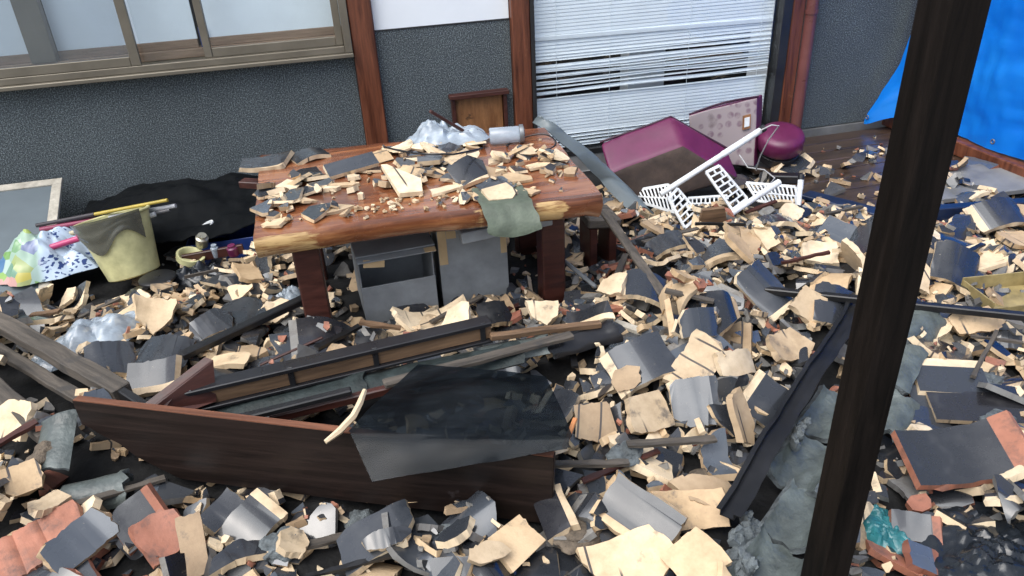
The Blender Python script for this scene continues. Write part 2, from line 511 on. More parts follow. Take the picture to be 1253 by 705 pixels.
def printed_bag():
    m, nt, b = mat('printed_plastic_bag')
    co = coords(nt, 'Object')
    v = N(nt, 'ShaderNodeTexVoronoi', Scale=13.0)
    L(nt, co, v.inputs[0])
    sep = nt.nodes.new('ShaderNodeSeparateColor')
    L(nt, v.outputs['Color'], sep.inputs[0])
    c = ramp(nt, sep.outputs[0], [(0.0, (0.42, 0.52, 0.58)), (0.25, (0.13, 0.28, 0.04)), (0.45, (0.45, 0.54, 0.60)), (0.55, (0.20, 0.36, 0.07)), (0.68, (0.04, 0.12, 0.36)), (0.78, (0.55, 0.40, 0.08)), (0.88, (0.22, 0.38, 0.10)), (1.0, (0.55, 0.25, 0.28))]).outputs[0]
    sx = nt.nodes.new('ShaderNodeSeparateXYZ')
    L(nt, co, sx.inputs[0])
    f = ramp(nt, sx.outputs[0], [(0.47, (0, 0, 0)), (0.53, (1, 1, 1))])
    mr = N(nt, 'ShaderNodeMapRange')
    mr.inputs['From Min'].default_value = -0.3
    mr.inputs['From Max'].default_value = 0.3
    L(nt, sx.outputs[0], mr.inputs[0])
    L(nt, mr.outputs[0], f.inputs[0])
    v2 = N(nt, 'ShaderNodeTexVoronoi', Scale=60.0)
    L(nt, coords(nt, 'Object', (1, 1.6, 1.6), (0, 0, 0.4)), v2.inputs[0])
    sp2 = nt.nodes.new('ShaderNodeSeparateColor')
    L(nt, v2.outputs['Color'], sp2.inputs[0])
    mk = ramp(nt, sp2.outputs[1], [(0.72, (0, 0, 0)), (0.74, (1, 1, 1))]).outputs[0]
    n9 = N(nt, 'ShaderNodeTexNoise', Scale=9.0, Detail=2.0)
    L(nt, co, n9.inputs[0])
    mk = mixc(nt, 1.0, mk, ramp(nt, n9.outputs[0], [(0.5, (0, 0, 0)), (0.53, (1, 1, 1))]).outputs[0], 'MULTIPLY')
    pr = mixc(nt, mk, (0.50, 0.61, 0.74), (0.03, 0.06, 0.20))
    c = mixc(nt, f.outputs[0], c, pr)
    L(nt, c, b.inputs['Base Color'])
    b.inputs['Roughness'].default_value = 0.28
    return m


M['printed'] = printed_bag()


# ------------------------------------------------------------------ mesh helpers
def link(o, parent=None):
    COL.objects.link(o)
    if parent is not None:
        o.parent = parent
    return o


def tag(o, label=None, cat=None, group=None, kind=None):
    if label:
        o['label'] = label
    if cat:
        o['category'] = cat
    if group:
        o['group'] = group
    if kind:
        o['kind'] = kind
    return o


def thing(name, loc, label, cat, group=None, rz=0.0):
    o = bpy.data.objects.new(name, None)
    o.empty_display_size = 0.1
    o.location = loc
    o.rotation_euler = (0, 0, rz)
    link(o)
    return tag(o, label, cat, group)


def finish(name, bm, mats, parent=None, smooth=None, world_pts=True):
    """one mesh object; when the points are world points the parent's transform is taken out"""
    me = bpy.data.meshes.new(name)
    bmesh.ops.recalc_face_normals(bm, faces=bm.faces)
    bm.to_mesh(me)
    bm.free()
    for m in (mats if isinstance(mats, (list, tuple)) else [mats]):
        me.materials.append(m)
    if smooth is not None:
        me.shade_smooth()
        me.set_sharp_from_angle(angle=R(smooth))
    o = bpy.data.objects.new(name, me)
    link(o, parent)
    if parent is not None and world_pts:
        root = parent
        mw = Matrix.Identity(4)
        chain = []
        while root is not None:
            chain.append(root)
            root = root.parent
        for c in reversed(chain):
            mw = mw @ c.matrix_basis
        me.transform(mw.inverted())
    elif parent is None:
        # put the origin at the base of the thing
        co = np.array([v.co for v in me.vertices])
        c = Vector(((co[:, 0].min() + co[:, 0].max()) / 2, (co[:, 1].min() + co[:, 1].max()) / 2, co[:, 2].min()))
        me.transform(Matrix.Translation(-c))
        o.location = c
    return o


def align(o, d):
    """turn the local X axis along a lying piece so that its grain runs lengthwise"""
    a = math.atan2(d.y, d.x)
    o.data.transform(Matrix.Rotation(-a, 4, 'Z'))
    o.rotation_euler = (0, 0, a)
    return o


def hexa(bm, pts, mi=0, bev=0.0, seg=1):
    """box from 8 corners: bottom ring 0-3, top ring 4-7"""
    v = [bm.verts.new(p) for p in pts]
    fs = [bm.faces.new([v[i] for i in q]) for q in ((3, 2, 1, 0), (4, 5, 6, 7), (0, 1, 5, 4), (1, 2, 6, 5), (2, 3, 7, 6), (3, 0, 4, 7))]
    for f in fs:
        f.material_index = mi
    if bev:
        es = list({e for f in fs for e in f.edges})
        bmesh.ops.bevel(bm, geom=es, offset=bev, segments=seg, profile=0.6, affect='EDGES', material=-1)
    return fs


def box(bm, c, s, rot=None, mi=0, bev=0.0, seg=1):
    m = Matrix.Translation(c) @ (rot.to_4x4() if rot is not None else Matrix.Identity(4))
    h = Vector(s) / 2
    pts = [m @ Vector((x * h.x, y * h.y, z * h.z)) for z in (-1, 1) for x, y in ((-1, -1), (1, -1), (1, 1), (-1, 1))]
    return hexa(bm, pts, mi, bev, seg)


def bar(bm, a, b, w, h, mi=0, bev=0.0, up=Vector((0, 0, 1)), roll=0.0):
    """a beam of section w x h from a to b (centre line)"""
    a, b = Vector(a), Vector(b)
    d = b - a
    x = d.normalized()
    y = up.cross(x).normalized()
    z = x.cross(y)
    m = Matrix((x, y, z)).transposed()
    if roll:
        m = m @ Matrix.Rotation(roll, 3, 'X')
    return box(bm, (a + b) / 2, (d.length, w, h), m, mi, bev)


def tube(bm, pts, r, seg=10, mi=0, cap=True, inner=None):
    pts = [Vector(p) for p in pts]
    rs = r if isinstance(r, (list, tuple)) else [r] * len(pts)
    rings = []
    ref = Vector((0.13, 0.21, 1)).normalized()
    for i, p in enumerate(pts):
        t = (pts[min(i + 1, len(pts) - 1)] - pts[max(i - 1, 0)]).normalized()
        if abs(t.dot(ref)) > 0.95:
            ref = Vector((1, 0.1, 0.1)).normalized()
        u = t.cross(ref).normalized()
        w = t.cross(u)
        rings.append([bm.verts.new(p + (u * math.cos(2 * math.pi * k / seg) + w * math.sin(2 * math.pi * k / seg)) * rs[i]) for k in range(seg)])
    for a, b in zip(rings, rings[1:]):
        for k in range(seg):
            f = bm.faces.new((a[k], a[(k + 1) % seg], b[(k + 1) % seg], b[k]))
            f.material_index = mi
    if cap:
        for ring in (rings[0], rings[-1]):
            f = bm.faces.new(ring)
            f.material_index = mi


def lathe(bm, prof, m=Matrix.Identity(4), seg=20, mi=0):
    rings = [[bm.verts.new(m @ Vector((r * math.cos(2 * math.pi * k / seg), r * math.sin(2 * math.pi * k / seg), z))) for k in range(seg)] for r, z in prof]
    for a, b in zip(rings, rings[1:]):
        for k in range(seg):
            f = bm.faces.new((a[k], a[(k + 1) % seg], b[(k + 1) % seg], b[k]))
            f.material_index = mi
    for ring in (rings[0], rings[-1]):
        f = bm.faces.new(ring)
        f.material_index = mi


def extrude_poly(bm, pts, vec, mi=0, mi_side=None):
    """a flat polygon of world points given thickness along vec"""
    a = [bm.verts.new(p) for p in pts]
    b = [bm.verts.new(Vector(p) + vec) for p in pts]
    n = len(a)
    f1 = bm.faces.new(a)
    f2 = bm.faces.new(b[::-1])
    f1.material_index = f2.material_index = mi
    side = []
    for i in range(n):
        f = bm.faces.new((a[i], b[i], b[(i + 1) % n], a[(i + 1) % n]))
        f.material_index = mi if mi_side is None else mi_side
        side.append(f)
    return f1, f2, side


def sheet(name, fn, nu, nv, thick, mats, parent=None, smooth=60, keep=None, world_pts=True):
    """curved sheet: fn(u, v) gives a point; real thickness from offset faces"""
    g = [[Vector(fn(i / nu, j / nv)) for j in range(nv + 1)] for i in range(nu + 1)]
    bm = bmesh.new()
    top, bot = {}, {}
    for i in range(nu + 1):
        for j in range(nv + 1):
            du = g[min(i + 1, nu)][j] - g[max(i - 1, 0)][j]
            dv = g[i][min(j + 1, nv)] - g[i][max(j - 1, 0)]
            n = du.cross(dv)
            n = n.normalized() if n.length > 1e-9 else Vector((0, 0, 1))
            top[i, j] = bm.verts.new(g[i][j] + n * thick / 2)
            bot[i, j] = bm.verts.new(g[i][j] - n * thick / 2)
    cells = {(i, j) for i in range(nu) for j in range(nv) if keep is None or keep((i + .5) / nu, (j + .5) / nv)}
    for i, j in cells:
        bm.faces.new((top[i, j], top[i + 1, j], top[i + 1, j + 1], top[i, j + 1]))
        bm.faces.new((bot[i, j + 1], bot[i + 1, j + 1], bot[i + 1, j], bot[i, j]))
        for (a, b, nb) in (((i, j), (i + 1, j), (i, j - 1)), ((i + 1, j), (i + 1, j + 1), (i + 1, j)), ((i + 1, j + 1), (i, j + 1), (i, j + 1)), ((i, j + 1), (i, j), (i - 1, j))):
            if nb not in cells:
                bm.faces.new((top[b], top[a], bot[a], bot[b]))
    for v in [v for v in bm.verts if not v.link_faces]:
        bm.verts.remove(v)
    return finish(name, bm, mats, parent, smooth, world_pts)


def fold(x, y, s=1.0, seed=0.0):
    """crumple: sharp-ridged folds from cell distances"""
    d, _ = noise.voronoi(Vector((x * s, y * s, seed)))
    return d[1] - d[0]


def bilerp(c, u, v):
    return (c[0] * (1 - u) + c[1] * u) * (1 - v) + (c[3] * (1 - u) + c[2] * u) * v


# ------------------------------------------------------------------ height field of the rubble (for laying pieces on one another)
GX0, GX1, GY0, GY1, GS = -2.7, 4.7, 0.2, 4.6, 0.01
NX, NY = int((GX1 - GX0) / GS), int((GY1 - GY0) / GS)
xs = GX0 + (np.arange(NX) + .5) * GS
ys = GY0 + (np.arange(NY) + .5) * GS
XX, YY = np.meshgrid(xs, ys, indexing='ij')


def bumpg(cx, cy, rx, ry, h):
    return h * np.exp(-((XX - cx) / rx) ** 2 - ((YY - cy) / ry) ** 2)


HB = 0.030 + 0.022 * np.sin(XX * 7.1 + 1) * np.sin(YY * 6.3) + 0.016 * np.sin(XX * 15 + YY * 11) * np.sin(YY * 19 - XX * 5)
HB += bumpg(1.9, 2.65, 0.8, 0.55, 0.07) + bumpg(1.1, 2.1, 0.5, 0.45, 0.07) + bumpg(-1.0, 2.75, 0.5, 0.4, 0.06) + bumpg(0.2, 2.25, 0.7, 0.25, 0.05)
HB += bumpg(2.6, 2.5, 0.6, 0.5, 0.05) + bumpg(-1.35, 2.2, 0.35, 0.4, 0.08) + bumpg(0.75, 1.35, 0.3, 0.3, 0.03)
HB = np.maximum(HB - 0.03 * (YY > 3.5), 0.006)
H = HB.copy()
BLOCK = np.zeros((NX, NY), bool)


def cell(x, y):
    return min(max(int((x - GX0) / GS), 0), NX - 1), min(max(int((y - GY0) / GS), 0), NY - 1)


def block_poly(pts, grow=0.0):
    """mark the ground under a standing thing so that no loose piece is laid through it"""
    p = np.array([(q[0], q[1]) for q in pts])
    c = p.mean(0)
    p = c + (p - c) * (1 + grow)
    ang = np.arctan2(p[:, 1] - c[1], p[:, 0] - c[0])
    p = p[np.argsort(ang)]
    ins = np.ones_like(BLOCK)
    for i in range(len(p)):
        a, b = p[i], p[(i + 1) % len(p)]
        ins &= ((b[0] - a[0]) * (YY - a[1]) - (b[1] - a[1]) * (XX - a[0])) >= 0
    BLOCK[ins] = True
    return ins


def raise_line(A, B, w, top):
    """a lying beam becomes part of what later pieces rest on"""
    d = (B - A).to_2d()
    n = Vector((-d.y, d.x)).normalized()
    m = int(d.length / 0.006)
    k = int(w / 0.006)
    for i in range(m + 1):
        c = A.lerp(B, i / m)
        for j in range(-k // 2, k // 2 + 1):
            ii, jj = cell(c.x + n.x * j * 0.006, c.y + n.y * j * 0.006)
            H[ii, jj] = max(H[ii, jj], c.z + top)


def block_line(a, b, w):
    a, b = Vector(a).to_2d(), Vector(b).to_2d()
    d = (b - a).normalized()
    n = Vector((-d.y, d.x)) * w / 2
    return block_poly([a + n, b + n, b - n, a - n])


# ------------------------------------------------------------------ the setting: ground, rubble bed, deck
bm = bmesh.new()
bmesh.ops.create_grid(bm, x_segments=24, y_segments=24, size=40)
g = finish('ground', bm, M['concrete'])
tag(g, 'wet grey ground beneath the rubble', 'ground', kind='structure')

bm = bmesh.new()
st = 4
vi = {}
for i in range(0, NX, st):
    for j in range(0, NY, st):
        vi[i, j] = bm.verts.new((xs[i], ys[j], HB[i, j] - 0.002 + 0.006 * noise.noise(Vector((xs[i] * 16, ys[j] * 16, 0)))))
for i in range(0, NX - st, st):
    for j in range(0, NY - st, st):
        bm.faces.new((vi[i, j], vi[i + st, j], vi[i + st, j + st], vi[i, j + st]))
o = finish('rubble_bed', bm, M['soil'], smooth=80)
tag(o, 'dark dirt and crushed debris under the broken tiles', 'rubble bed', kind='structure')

# wooden deck along the right of the wall: each plank its own piece
deck = thing('deck', (3.2, 3.9, 0.0), 'dark wet wooden deck beside the right wall panel', 'deck')
deck['kind'] = 'structure'
for k in range(8):
    bm = bmesh.new()
    y = 3.33 + k * 0.155
    x0 = 2.55 + 0.12 * rnd.random()
    box(bm, (x0 / 2 + 2.6, y, 0.048 + 0.003 * rnd.random()), (5.2 - x0, 0.147, 0.03), bev=0.004)
    finish('plank', bm, M['deck'], deck)
HB[(XX > 2.7) & (YY > 3.27)] = np.maximum(HB, 0.066)[(XX > 2.7) & (YY > 3.27)]
H[:] = HB

# ------------------------------------------------------------------ the house front
WY = 4.61
house = thing('house', (1.0, WY, 0), 'house front with charcoal stucco, red-brown posts, sliding window and blinds', 'house')
TOP = 2.75


def wallbox(name, x0, x1, z0, z1, y0, depth, m, parent=house, bev=0.0):
    bm = bmesh.new()
    box(bm, ((x0 + x1) / 2, y0 + depth / 2, (z0 + z1) / 2), (x1 - x0, depth, z1 - z0), bev=bev)
    return finish(name, bm, m, parent)


wallbox('wall_panel', -4.5, 0.185, -0.05, 0.90, WY, 0.12, M['stucco'])
wallbox('wall_panel', 0.325, 1.135, -0.05, 1.018, WY, 0.12, M['stucco'])
wallbox('wall_panel', 3.225, 6.0, 0.085, TOP, WY, 0.12, M['stucco'])
wallbox('base_strip', 3.20, 6.0, -0.05, 0.078, WY - 0.02, 0.15, M['concrete'])
wallbox('threshold', 1.26, 3.03, -0.05, 0.11, WY - 0.015, 0.16, M['concrete'])
wallbox('plaster_panel', 0.327, 1.133, 1.026, TOP, WY + 0.006, 0.11, M['plaster'])
wallbox('trim_strip', 0.329, 1.131, 1.0182, 1.0258, WY - 0.004, 0.1, M['dark_frame'])
wallbox('plaster_panel', -4.5, 0.183, 2.1, TOP, WY + 0.006, 0.11, M['plaster'])
wallbox('plaster_panel', 1.255, 3.03, 2.2, TOP, WY + 0.006, 0.11, M['plaster'])
wallbox('wall_plate', -4.6, 6.1, TOP + 0.002, TOP + 0.16, WY - 0.06, 0.22, M['post_wood'], bev=0.006)
for x0, x1 in ((0.188, 0.322), (1.138, 1.252), (3.035, 3.125)):
    wallbox('post', x0, x1, -0.05, TOP, WY - 0.045, 0.16, M['post_wood'], bev=0.006)
# rain pipe beside the right post
bm = bmesh.new()
tube(bm, [(3.172, WY - 0.045, z) for z in (-0.03, 0.5, 1.2, 2.0, TOP)], 0.04, 18)
pp = finish('rain_pipe', bm, M['pipe_red'], house, smooth=40)
for z in (0.9, 2.0):
    bm = bmesh.new()
    tube(bm, [(3.172, WY - 0.045, z - 0.012), (3.172, WY - 0.045, z + 0.012)], 0.045, 18)
    finish('pipe_clip', bm, M['pipe_red'], pp, smooth=40)

# left sliding window
wz0 = 0.925
bm = bmesh.new()
box(bm, (-1.79, WY + 0.02, 0.914), (3.95, 0.21, 0.022), bev=0.003)
win = finish('window', bm, M['bronze'], house)


def winbox(name, x0, x1, z0, z1, y0, depth, m, bev=0.002):
    return wallbox(name, x0, x1, z0, z1, y0, depth, m, win, bev)


winbox('track', -3.7, 0.14, 0.9262, 0.962, WY - 0.05, 0.03, M['bronze'])
winbox('track', -3.7, 0.14, 0.9262, 0.952, WY + 0.02, 0.09, M['bronze'])
winbox('frame', 0.142, 0.184, 0.9262, 2.098, WY - 0.055, 0.19, M['bronze'])
winbox('frame', -3.7, 0.14, 2.05, 2.098, WY - 0.05, 0.17, M['bronze'])
for x0, x1, y0 in ((-1.005, -0.955, WY - 0.045), (-0.625, -0.585, WY - 0.012), (0.098, 0.138, WY - 0.012), (-2.35, -2.30, WY - 0.045)):
    winbox('sash_stile', x0, x1, 0.964, 2.048, y0, 0.028, M['bronze'])
for x0, x1, y0 in ((-2.298, -1.007, WY - 0.043), (-0.583, 0.096, WY - 0.010)):
    winbox('sash_rail', x0, x1, 0.964, 1.012, y0, 0.024, M['bronze'])
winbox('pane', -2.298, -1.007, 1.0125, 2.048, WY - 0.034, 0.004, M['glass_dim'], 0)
winbox('pane', -0.583, 0.096, 1.0125, 2.048, WY - 0.001, 0.004, M['glass'], 0)
winbox('pane', -0.953, -0.627, 0.953, 2.048, WY + 0.028, 0.004, M['glass'], 0)
winbox('inner_sill', -3.7, 0.14, 0.953, 0.998, WY + 0.10, 0.12, M['inner_wood'])
for x0, x1 in ((-3.6, -1.53), (-1.40, -0.665), (-0.60, 0.139)):
    winbox('paper_screen', x0, x1, 1.045, 2.048, WY + 0.155, 0.012, M['curtain'], 0)
    winbox('screen_rail', x0, x1, 0.999, 1.044, WY + 0.145, 0.03, M['inner_wood'])
winbox('inner_post', -1.528, -1.402, 0.999, 2.048, WY + 0.09, 0.06, M['bronze'])
winbox('blue_strip', -0.648, -0.615, 1.0, 1.11, WY + 0.125, 0.02, M['blue'])
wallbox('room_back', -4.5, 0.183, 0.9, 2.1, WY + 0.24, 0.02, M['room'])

# glazed door with black frame on the right of the middle post
bm = bmesh.new()
box(bm, (1.267, WY + 0.01, 1.15), (0.026, 0.11, 2.076), bev=0.002)
dr = finish('door_frame', bm, M['dark_frame'], house)
wallbox('frame', 2.965, 3.031, 0.112, 2.188, WY - 0.045, 0.11, M['dark_frame'], dr, 0.002)
wallbox('frame', 1.282, 2.963, 2.14, 2.188, WY - 0.045, 0.11, M['dark_frame'], dr, 0.002)
wallbox('sill', 1.282, 2.963, 0.112, 0.15, WY - 0.02, 0.085, M['dark_frame'], dr, 0.002)
wallbox('pane', 1.282, 2.963, 0.152, 2.138, WY + 0.0, 0.005, M['glass'], dr)
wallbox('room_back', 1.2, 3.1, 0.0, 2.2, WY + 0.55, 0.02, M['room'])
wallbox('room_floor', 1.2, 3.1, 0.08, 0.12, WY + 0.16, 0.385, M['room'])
# pale things standing in the room, glimpsed through the open slats
wallbox('room_cabinet', 2.05, 2.32, 0.125, 0.74, WY + 0.33, 0.15, M['plaster'])
wallbox('room_shelf', 2.35, 2.9, 0.55, 0.60, WY + 0.3, 0.2, M['inner_wood'])

# wooden hatch low in the middle wall panel
hx0, hx1, hz0, hz1 = 0.735, 1.085, 0.28, 0.60
bm = bmesh.new()
box(bm, ((hx0 + hx1) / 2, WY - 0.014, (hz0 + hz1) / 2), (hx1 - hx0 - 0.05, 0.02, hz1 - hz0 - 0.03), bev=0.003)
hatch = finish('hatch', bm, M['hatch_wood'], house)
for nm, x0, x1, z0, z1, d in (('hatch_top', hx0 - 0.012, hx1 + 0.012, hz1 - 0.012, hz1 + 0.012, 0.07), ('hatch_side', hx0, hx0 + 0.022, hz0, hz1 - 0.014, 0.05), ('hatch_side', hx1 - 0.022, hx1, hz0, hz1 - 0.014, 0.05), ('hatch_foot', hx0 + 0.024, hx1 - 0.024, hz0, hz0 + 0.018, 0.05)):
    wallbox(nm, x0, x1, z0, z1, WY - d, d - 0.002, M['red_wood'], hatch, 0.002)

# venetian blind: every slat a part
blind = thing('venetian_blind', (2.12, WY + 0.045, 0.16), 'white venetian blind with bent open slats behind the glazed door', 'blind')
BY = WY + 0.05
z = 0.165
k = 0
bx0, bx1 = 1.295, 2.95
while z < 2.08:
    if z < 0.25:
        tilt, jig = 20 + rnd.uniform(-8, 8), 0.004
    elif 0.49 < z < 0.64:
        tilt, jig = rnd.choice((4, 10, 18, 35, -12)), 0.011
    elif 0.64 <= z < 0.79:
        tilt, jig = rnd.choice((14, 30, 48, 60)), 0.009
    elif 0.79 <= z < 0.86:
        tilt, jig = 64, 0.002
    else:
        tilt, jig = 74 + rnd.uniform(-2, 2), 0.0008
    a = R(tilt)
    dz = rnd.uniform(-jig, jig)
    dl, dr_ = rnd.uniform(-jig, jig) * .7, rnd.uniform(-jig, jig) * .7
    sag = rnd.uniform(-1, 1) * jig * 0.8
    bm = bmesh.new()
    prev = None
    n = 8
    prof = [(-0.0132, 0.0), (0.0, 0.0016), (0.0132, 0.0)]
    for i in range(n + 1):
        u = i / n
        x = bx0 + (bx1 - bx0) * u
        zz = z + dz + dl * (1 - u) + dr_ * u + sag * 4 * u * (1 - u) * math.sin(u * 7 + k)
        ring = []
        for (w, h) in prof + [(w, h - 0.0007) for w, h in prof[::-1]]:
            ring.append(bm.verts.new((x, BY + w * math.cos(a) - h * math.sin(a), zz + w * math.sin(a) + h * math.cos(a))))
        if prev:
            for q in range(6):
                bm.faces.new((prev[q], prev[(q + 1) % 6], ring[(q + 1) % 6], ring[q]))
        else:
            bm.faces.new(ring)
        prev = ring
    bm.faces.new(prev[::-1])
    finish('slat', bm, M['slat'], blind, smooth=50)
    z += 0.0212
    k += 1
for px in (680, 745, 840, 925):
    x = P(px, 80, y=BY).x
    bm = bmesh.new()
    tube(bm, [(x, BY - 0.0145, 0.16), (x, BY - 0.0145, 2.1)], 0.0012, 5)
    finish('ladder_cord', bm, M['slat'], blind)
bm = bmesh.new()
box(bm, ((bx0 + bx1) / 2, BY - 0.004, 0.868), (bx1 - bx0, 0.02, 0.03), Matrix.Rotation(R(0.8), 3, 'Y'), bev=0.004)
finish('mid_rail', bm, M['slat'], blind)
bm = bmesh.new()
box(bm, ((bx0 + bx1) / 2, BY, 2.105), (bx1 - bx0, 0.03, 0.03), bev=0.003)
finish('head_rail', bm, M['slat'], blind)

# blue tarpaulin closing the right side, with its timber below
TX = 3.90


def tarp_fn(u, v):
    # u: along the side, 0 = by the wall, 1 = towards the street; v: 0 bottom, 1 top
    y = 4.50 - 3.6 * u
    zb = 0.17 + 0.05 * noise.noise(Vector((u * 6, 0, 3)))
    zb = zb + 0.02 * u - 0.07 * math.exp(-(u / 0.03) ** 2)
    z = zb + (2.7 - zb) * v
    flare = 0.22 * math.exp(-(v / 0.12) ** 2) * math.exp(-(u / 0.05) ** 2)
    x = TX + 0.07 * v + 0.035 * math.sin(u * 46 + 2.2 * v) * (0.35 + 0.65 * v) * math.exp(-u * 0.8) - flare
    x += 0.016 * fold(u * 9, v * 26, 1.0, 9.0) + 0.012 * fold(u * 30, v * 12, 1.0, 5.0) + 0.05 * noise.noise(Vector((u * 9, v * 5, 1))) + 0.025 * fold(u * 3.6, v * 2.6, 2.6, 4.0) + 0.012 * noise.noise(Vector((u * 60, v * 25, 2)))
    return (x, y, z)


o = sheet('tarpaulin', tarp_fn, 150, 90, 0.0015, M['tarp'], smooth=80)
tag(o, 'bright blue tarpaulin hanging over the right side of the yard', 'tarpaulin')
for u in (0.006, 0.12, 0.25, 0.40, 0.55):
    p = Vector(tarp_fn(u, 0.012))
    bm = bmesh.new()
    tube(bm, [p + Vector((-0.004, 0.013 * math.cos(2 * math.pi * k / 12), 0.02 + 0.013 * math.sin(2 * math.pi * k / 12))) for k in range(13)], 0.004, 6)
    finish('eyelet', bm, M['grey_metal'], o, smooth=50)
bm = bmesh.new()
bar(bm, (TX - 0.01, 4.52, 0.115), (TX - 0.01, 1.2, 0.10), 0.09, 0.09, bev=0.006)
o = finish('timber_sill', bm, M['post_wood'])
tag(o, 'red-brown timber sill lying below the blue tarpaulin', 'timber')
bm = bmesh.new()
bar(bm, (TX + 0.16, 4.5, 2.72), (TX + 0.16, 0.9, 2.72), 0.06, 0.06, bev=0.004)
for y in (4.45, 2.7, 0.95):
    bar(bm, (TX + 0.2, y, -0.02), (TX + 0.2, y, 2.69), 0.06, 0.06, bev=0.004, up=Vector((0, 1, 0)))
o = finish('timber_trestle', bm, M['old_wood'])
tag(o, 'timber trestle that carries the blue tarpaulin', 'trestle')

# black post in the foreground
pa = P(1007, 705, z=0.22)
ex = bmesh.new()
PXC, PYC, PW_ = pa.x + 0.0395, pa.y + 0.0395, 0.079
box(ex, (PXC, PYC, 1.32), (PW_, PW_, 2.86), bev=0.004, seg=2)
post = finish('wooden_post', ex, M['black_wood'])
tag(post, 'tall black-brown square wooden post rising from the rubble', 'post')
block_poly([(PXC - .06, PYC - .06), (PXC + .06, PYC - .06), (PXC + .06, PYC + .06), (PXC - .06, PYC + .06)])


# ------------------------------------------------------------------ slab table
TZ = 0.63
TC = [P(310, 290, z=TZ), P(737, 238, z=TZ), P(666, 156, z=TZ), P(318, 190, z=TZ)]
table = thing('slab_table', ((TC[0] + TC[2]) / 2).to_2d().to_3d(), 'thick red-brown live-edge slab table strewn with broken tiles', 'table')


def table_outline(inset=0.0, seed=0.0):
    out = []
    for k in range(4):
        a, b = TC[k], TC[(k + 1) % 4]
        n = 22 if k % 2 == 0 else 12
        d = (b - a).normalized()
        nrm = Vector((d.y, -d.x, 0))
        for i in range(n):
            t = i / n
            p = a.lerp(b, t)
            amp = 0.018 if k in (0, 2) else 0.008
            w = amp * noise.noise(Vector((p.x * 4.0 + seed, p.y * 4, k * 3.1))) + 0.006 * noise.noise(Vector((p.x * 22, p.y * 22, k + seed)))
            if k == 0:
                w += -0.014 * math.sin(t * math.pi) + 0.012 * math.cos(t * 8.0)
            out.append(p + nrm * (w - inset * (1.0 if k == 0 else 0.5)))
    return out


bm = bmesh.new()
lay_ = bm.verts.layers.float.new('sap')
levels = [(0.0, 0.004, 0.0), (-0.006, 0.0, 0.0), (-0.045, -0.008, 0.6), (-0.085, 0.012, 1.2), (-0.098, 0.03, 1.2)]
rings = []
for dz, ins, sd_ in levels:
    rings.append([bm.verts.new(p + Vector((0, 0, dz))) for p in table_outline(ins, sd_ * 0.15)])
n = len(rings[0])
for ra, rb in zip(rings, rings[1:]):
    for i in range(n):
        f = bm.faces.new((ra[i], ra[(i + 1) % n], rb[(i + 1) % n], rb[i]))
for li, ring in enumerate(rings):
    for i, v in enumerate(ring):
        t = i / 22
        near = i < 22 or i >= n - 2
        a = max(1 - abs(t - 0.06) / 0.20, 0.9 - abs(t - 0.84) / 0.09, 0.62 - abs(t - 0.62) / 0.10) if i < 22 else 0.8
        v[lay_] = max(0.0, a) * (1.0 if li > 0 else 0.25) if near else 0.0
bm.faces.new(rings[0])
bm.faces.new(rings[-1][::-1])
finish('tabletop', bm, M['slab'], table, smooth=50)
LEGS = [(-0.185, 2.885), (0.865, 2.93), (0.90, 3.50), (-0.20, 3.58)]
for lx, ly in LEGS:
    bm = bmesh.new()
    box(bm, (lx, ly, (TZ - 0.096) / 2), (0.105, 0.105, TZ - 0.098), bev=0.006)
    finish('leg', bm, M['red_wood'], table)
    block_poly([(lx - .07, ly - .07), (lx + .07, ly - .07), (lx + .07, ly + .07), (lx - .07, ly + .07)])

# ------------------------------------------------------------------ cardboard boxes under the table
def carton(name, x0, x1, y0, y1, z0, z1, rz, label, front_open=False, lid=True):
    c = Vector(((x0 + x1) / 2, (y0 + y1) / 2, z0))
    t = thing(name, c, label, 'box', rz=rz)
    w, d, h = x1 - x0, y1 - y0, z1 - z0
    th = 0.006

    def pan(nm, cc, s, rot=None, m='cardboard'):
        bm = bmesh.new()
        box(bm, cc, s, rot, bev=0.0015)
        return finish(nm, bm, M[m], t, world_pts=False)
    fh = h * 0.55 if front_open else h
    pan('front', (0, -d / 2, fh / 2), (w, th, fh))
    pan('back', (0, d / 2, h / 2), (w, th, h))
    pan('side', (-w / 2 + th / 2 + .001, 0, h / 2), (th, d - th - .002, h))
    pan('side', (w / 2 - th / 2 - .001, 0, h / 2), (th, d - th - .002, h))
    pan('bottom', (0, 0, th / 2 + .001), (w - 2 * th - .004, d - th - .004, th))
    if lid:
        pan('lid', (0, -0.02, h + 0.006), (w + 0.012, d + 0.03, th), Matrix.Rotation(R(-2), 3, 'X'))
        if front_open:
            pan('flap', (0.0, -d / 2 - 0.030, h + 0.002), (w + 0.01, 0.07, th * .8), Matrix.Rotation(R(12), 3, 'X'))
    block_poly([(x0 - .02, y0 - .04), (x1 + .02, y0 - .04), (x1 + .02, y1), (x0 - .02, y1)])
    return t, w, d, h


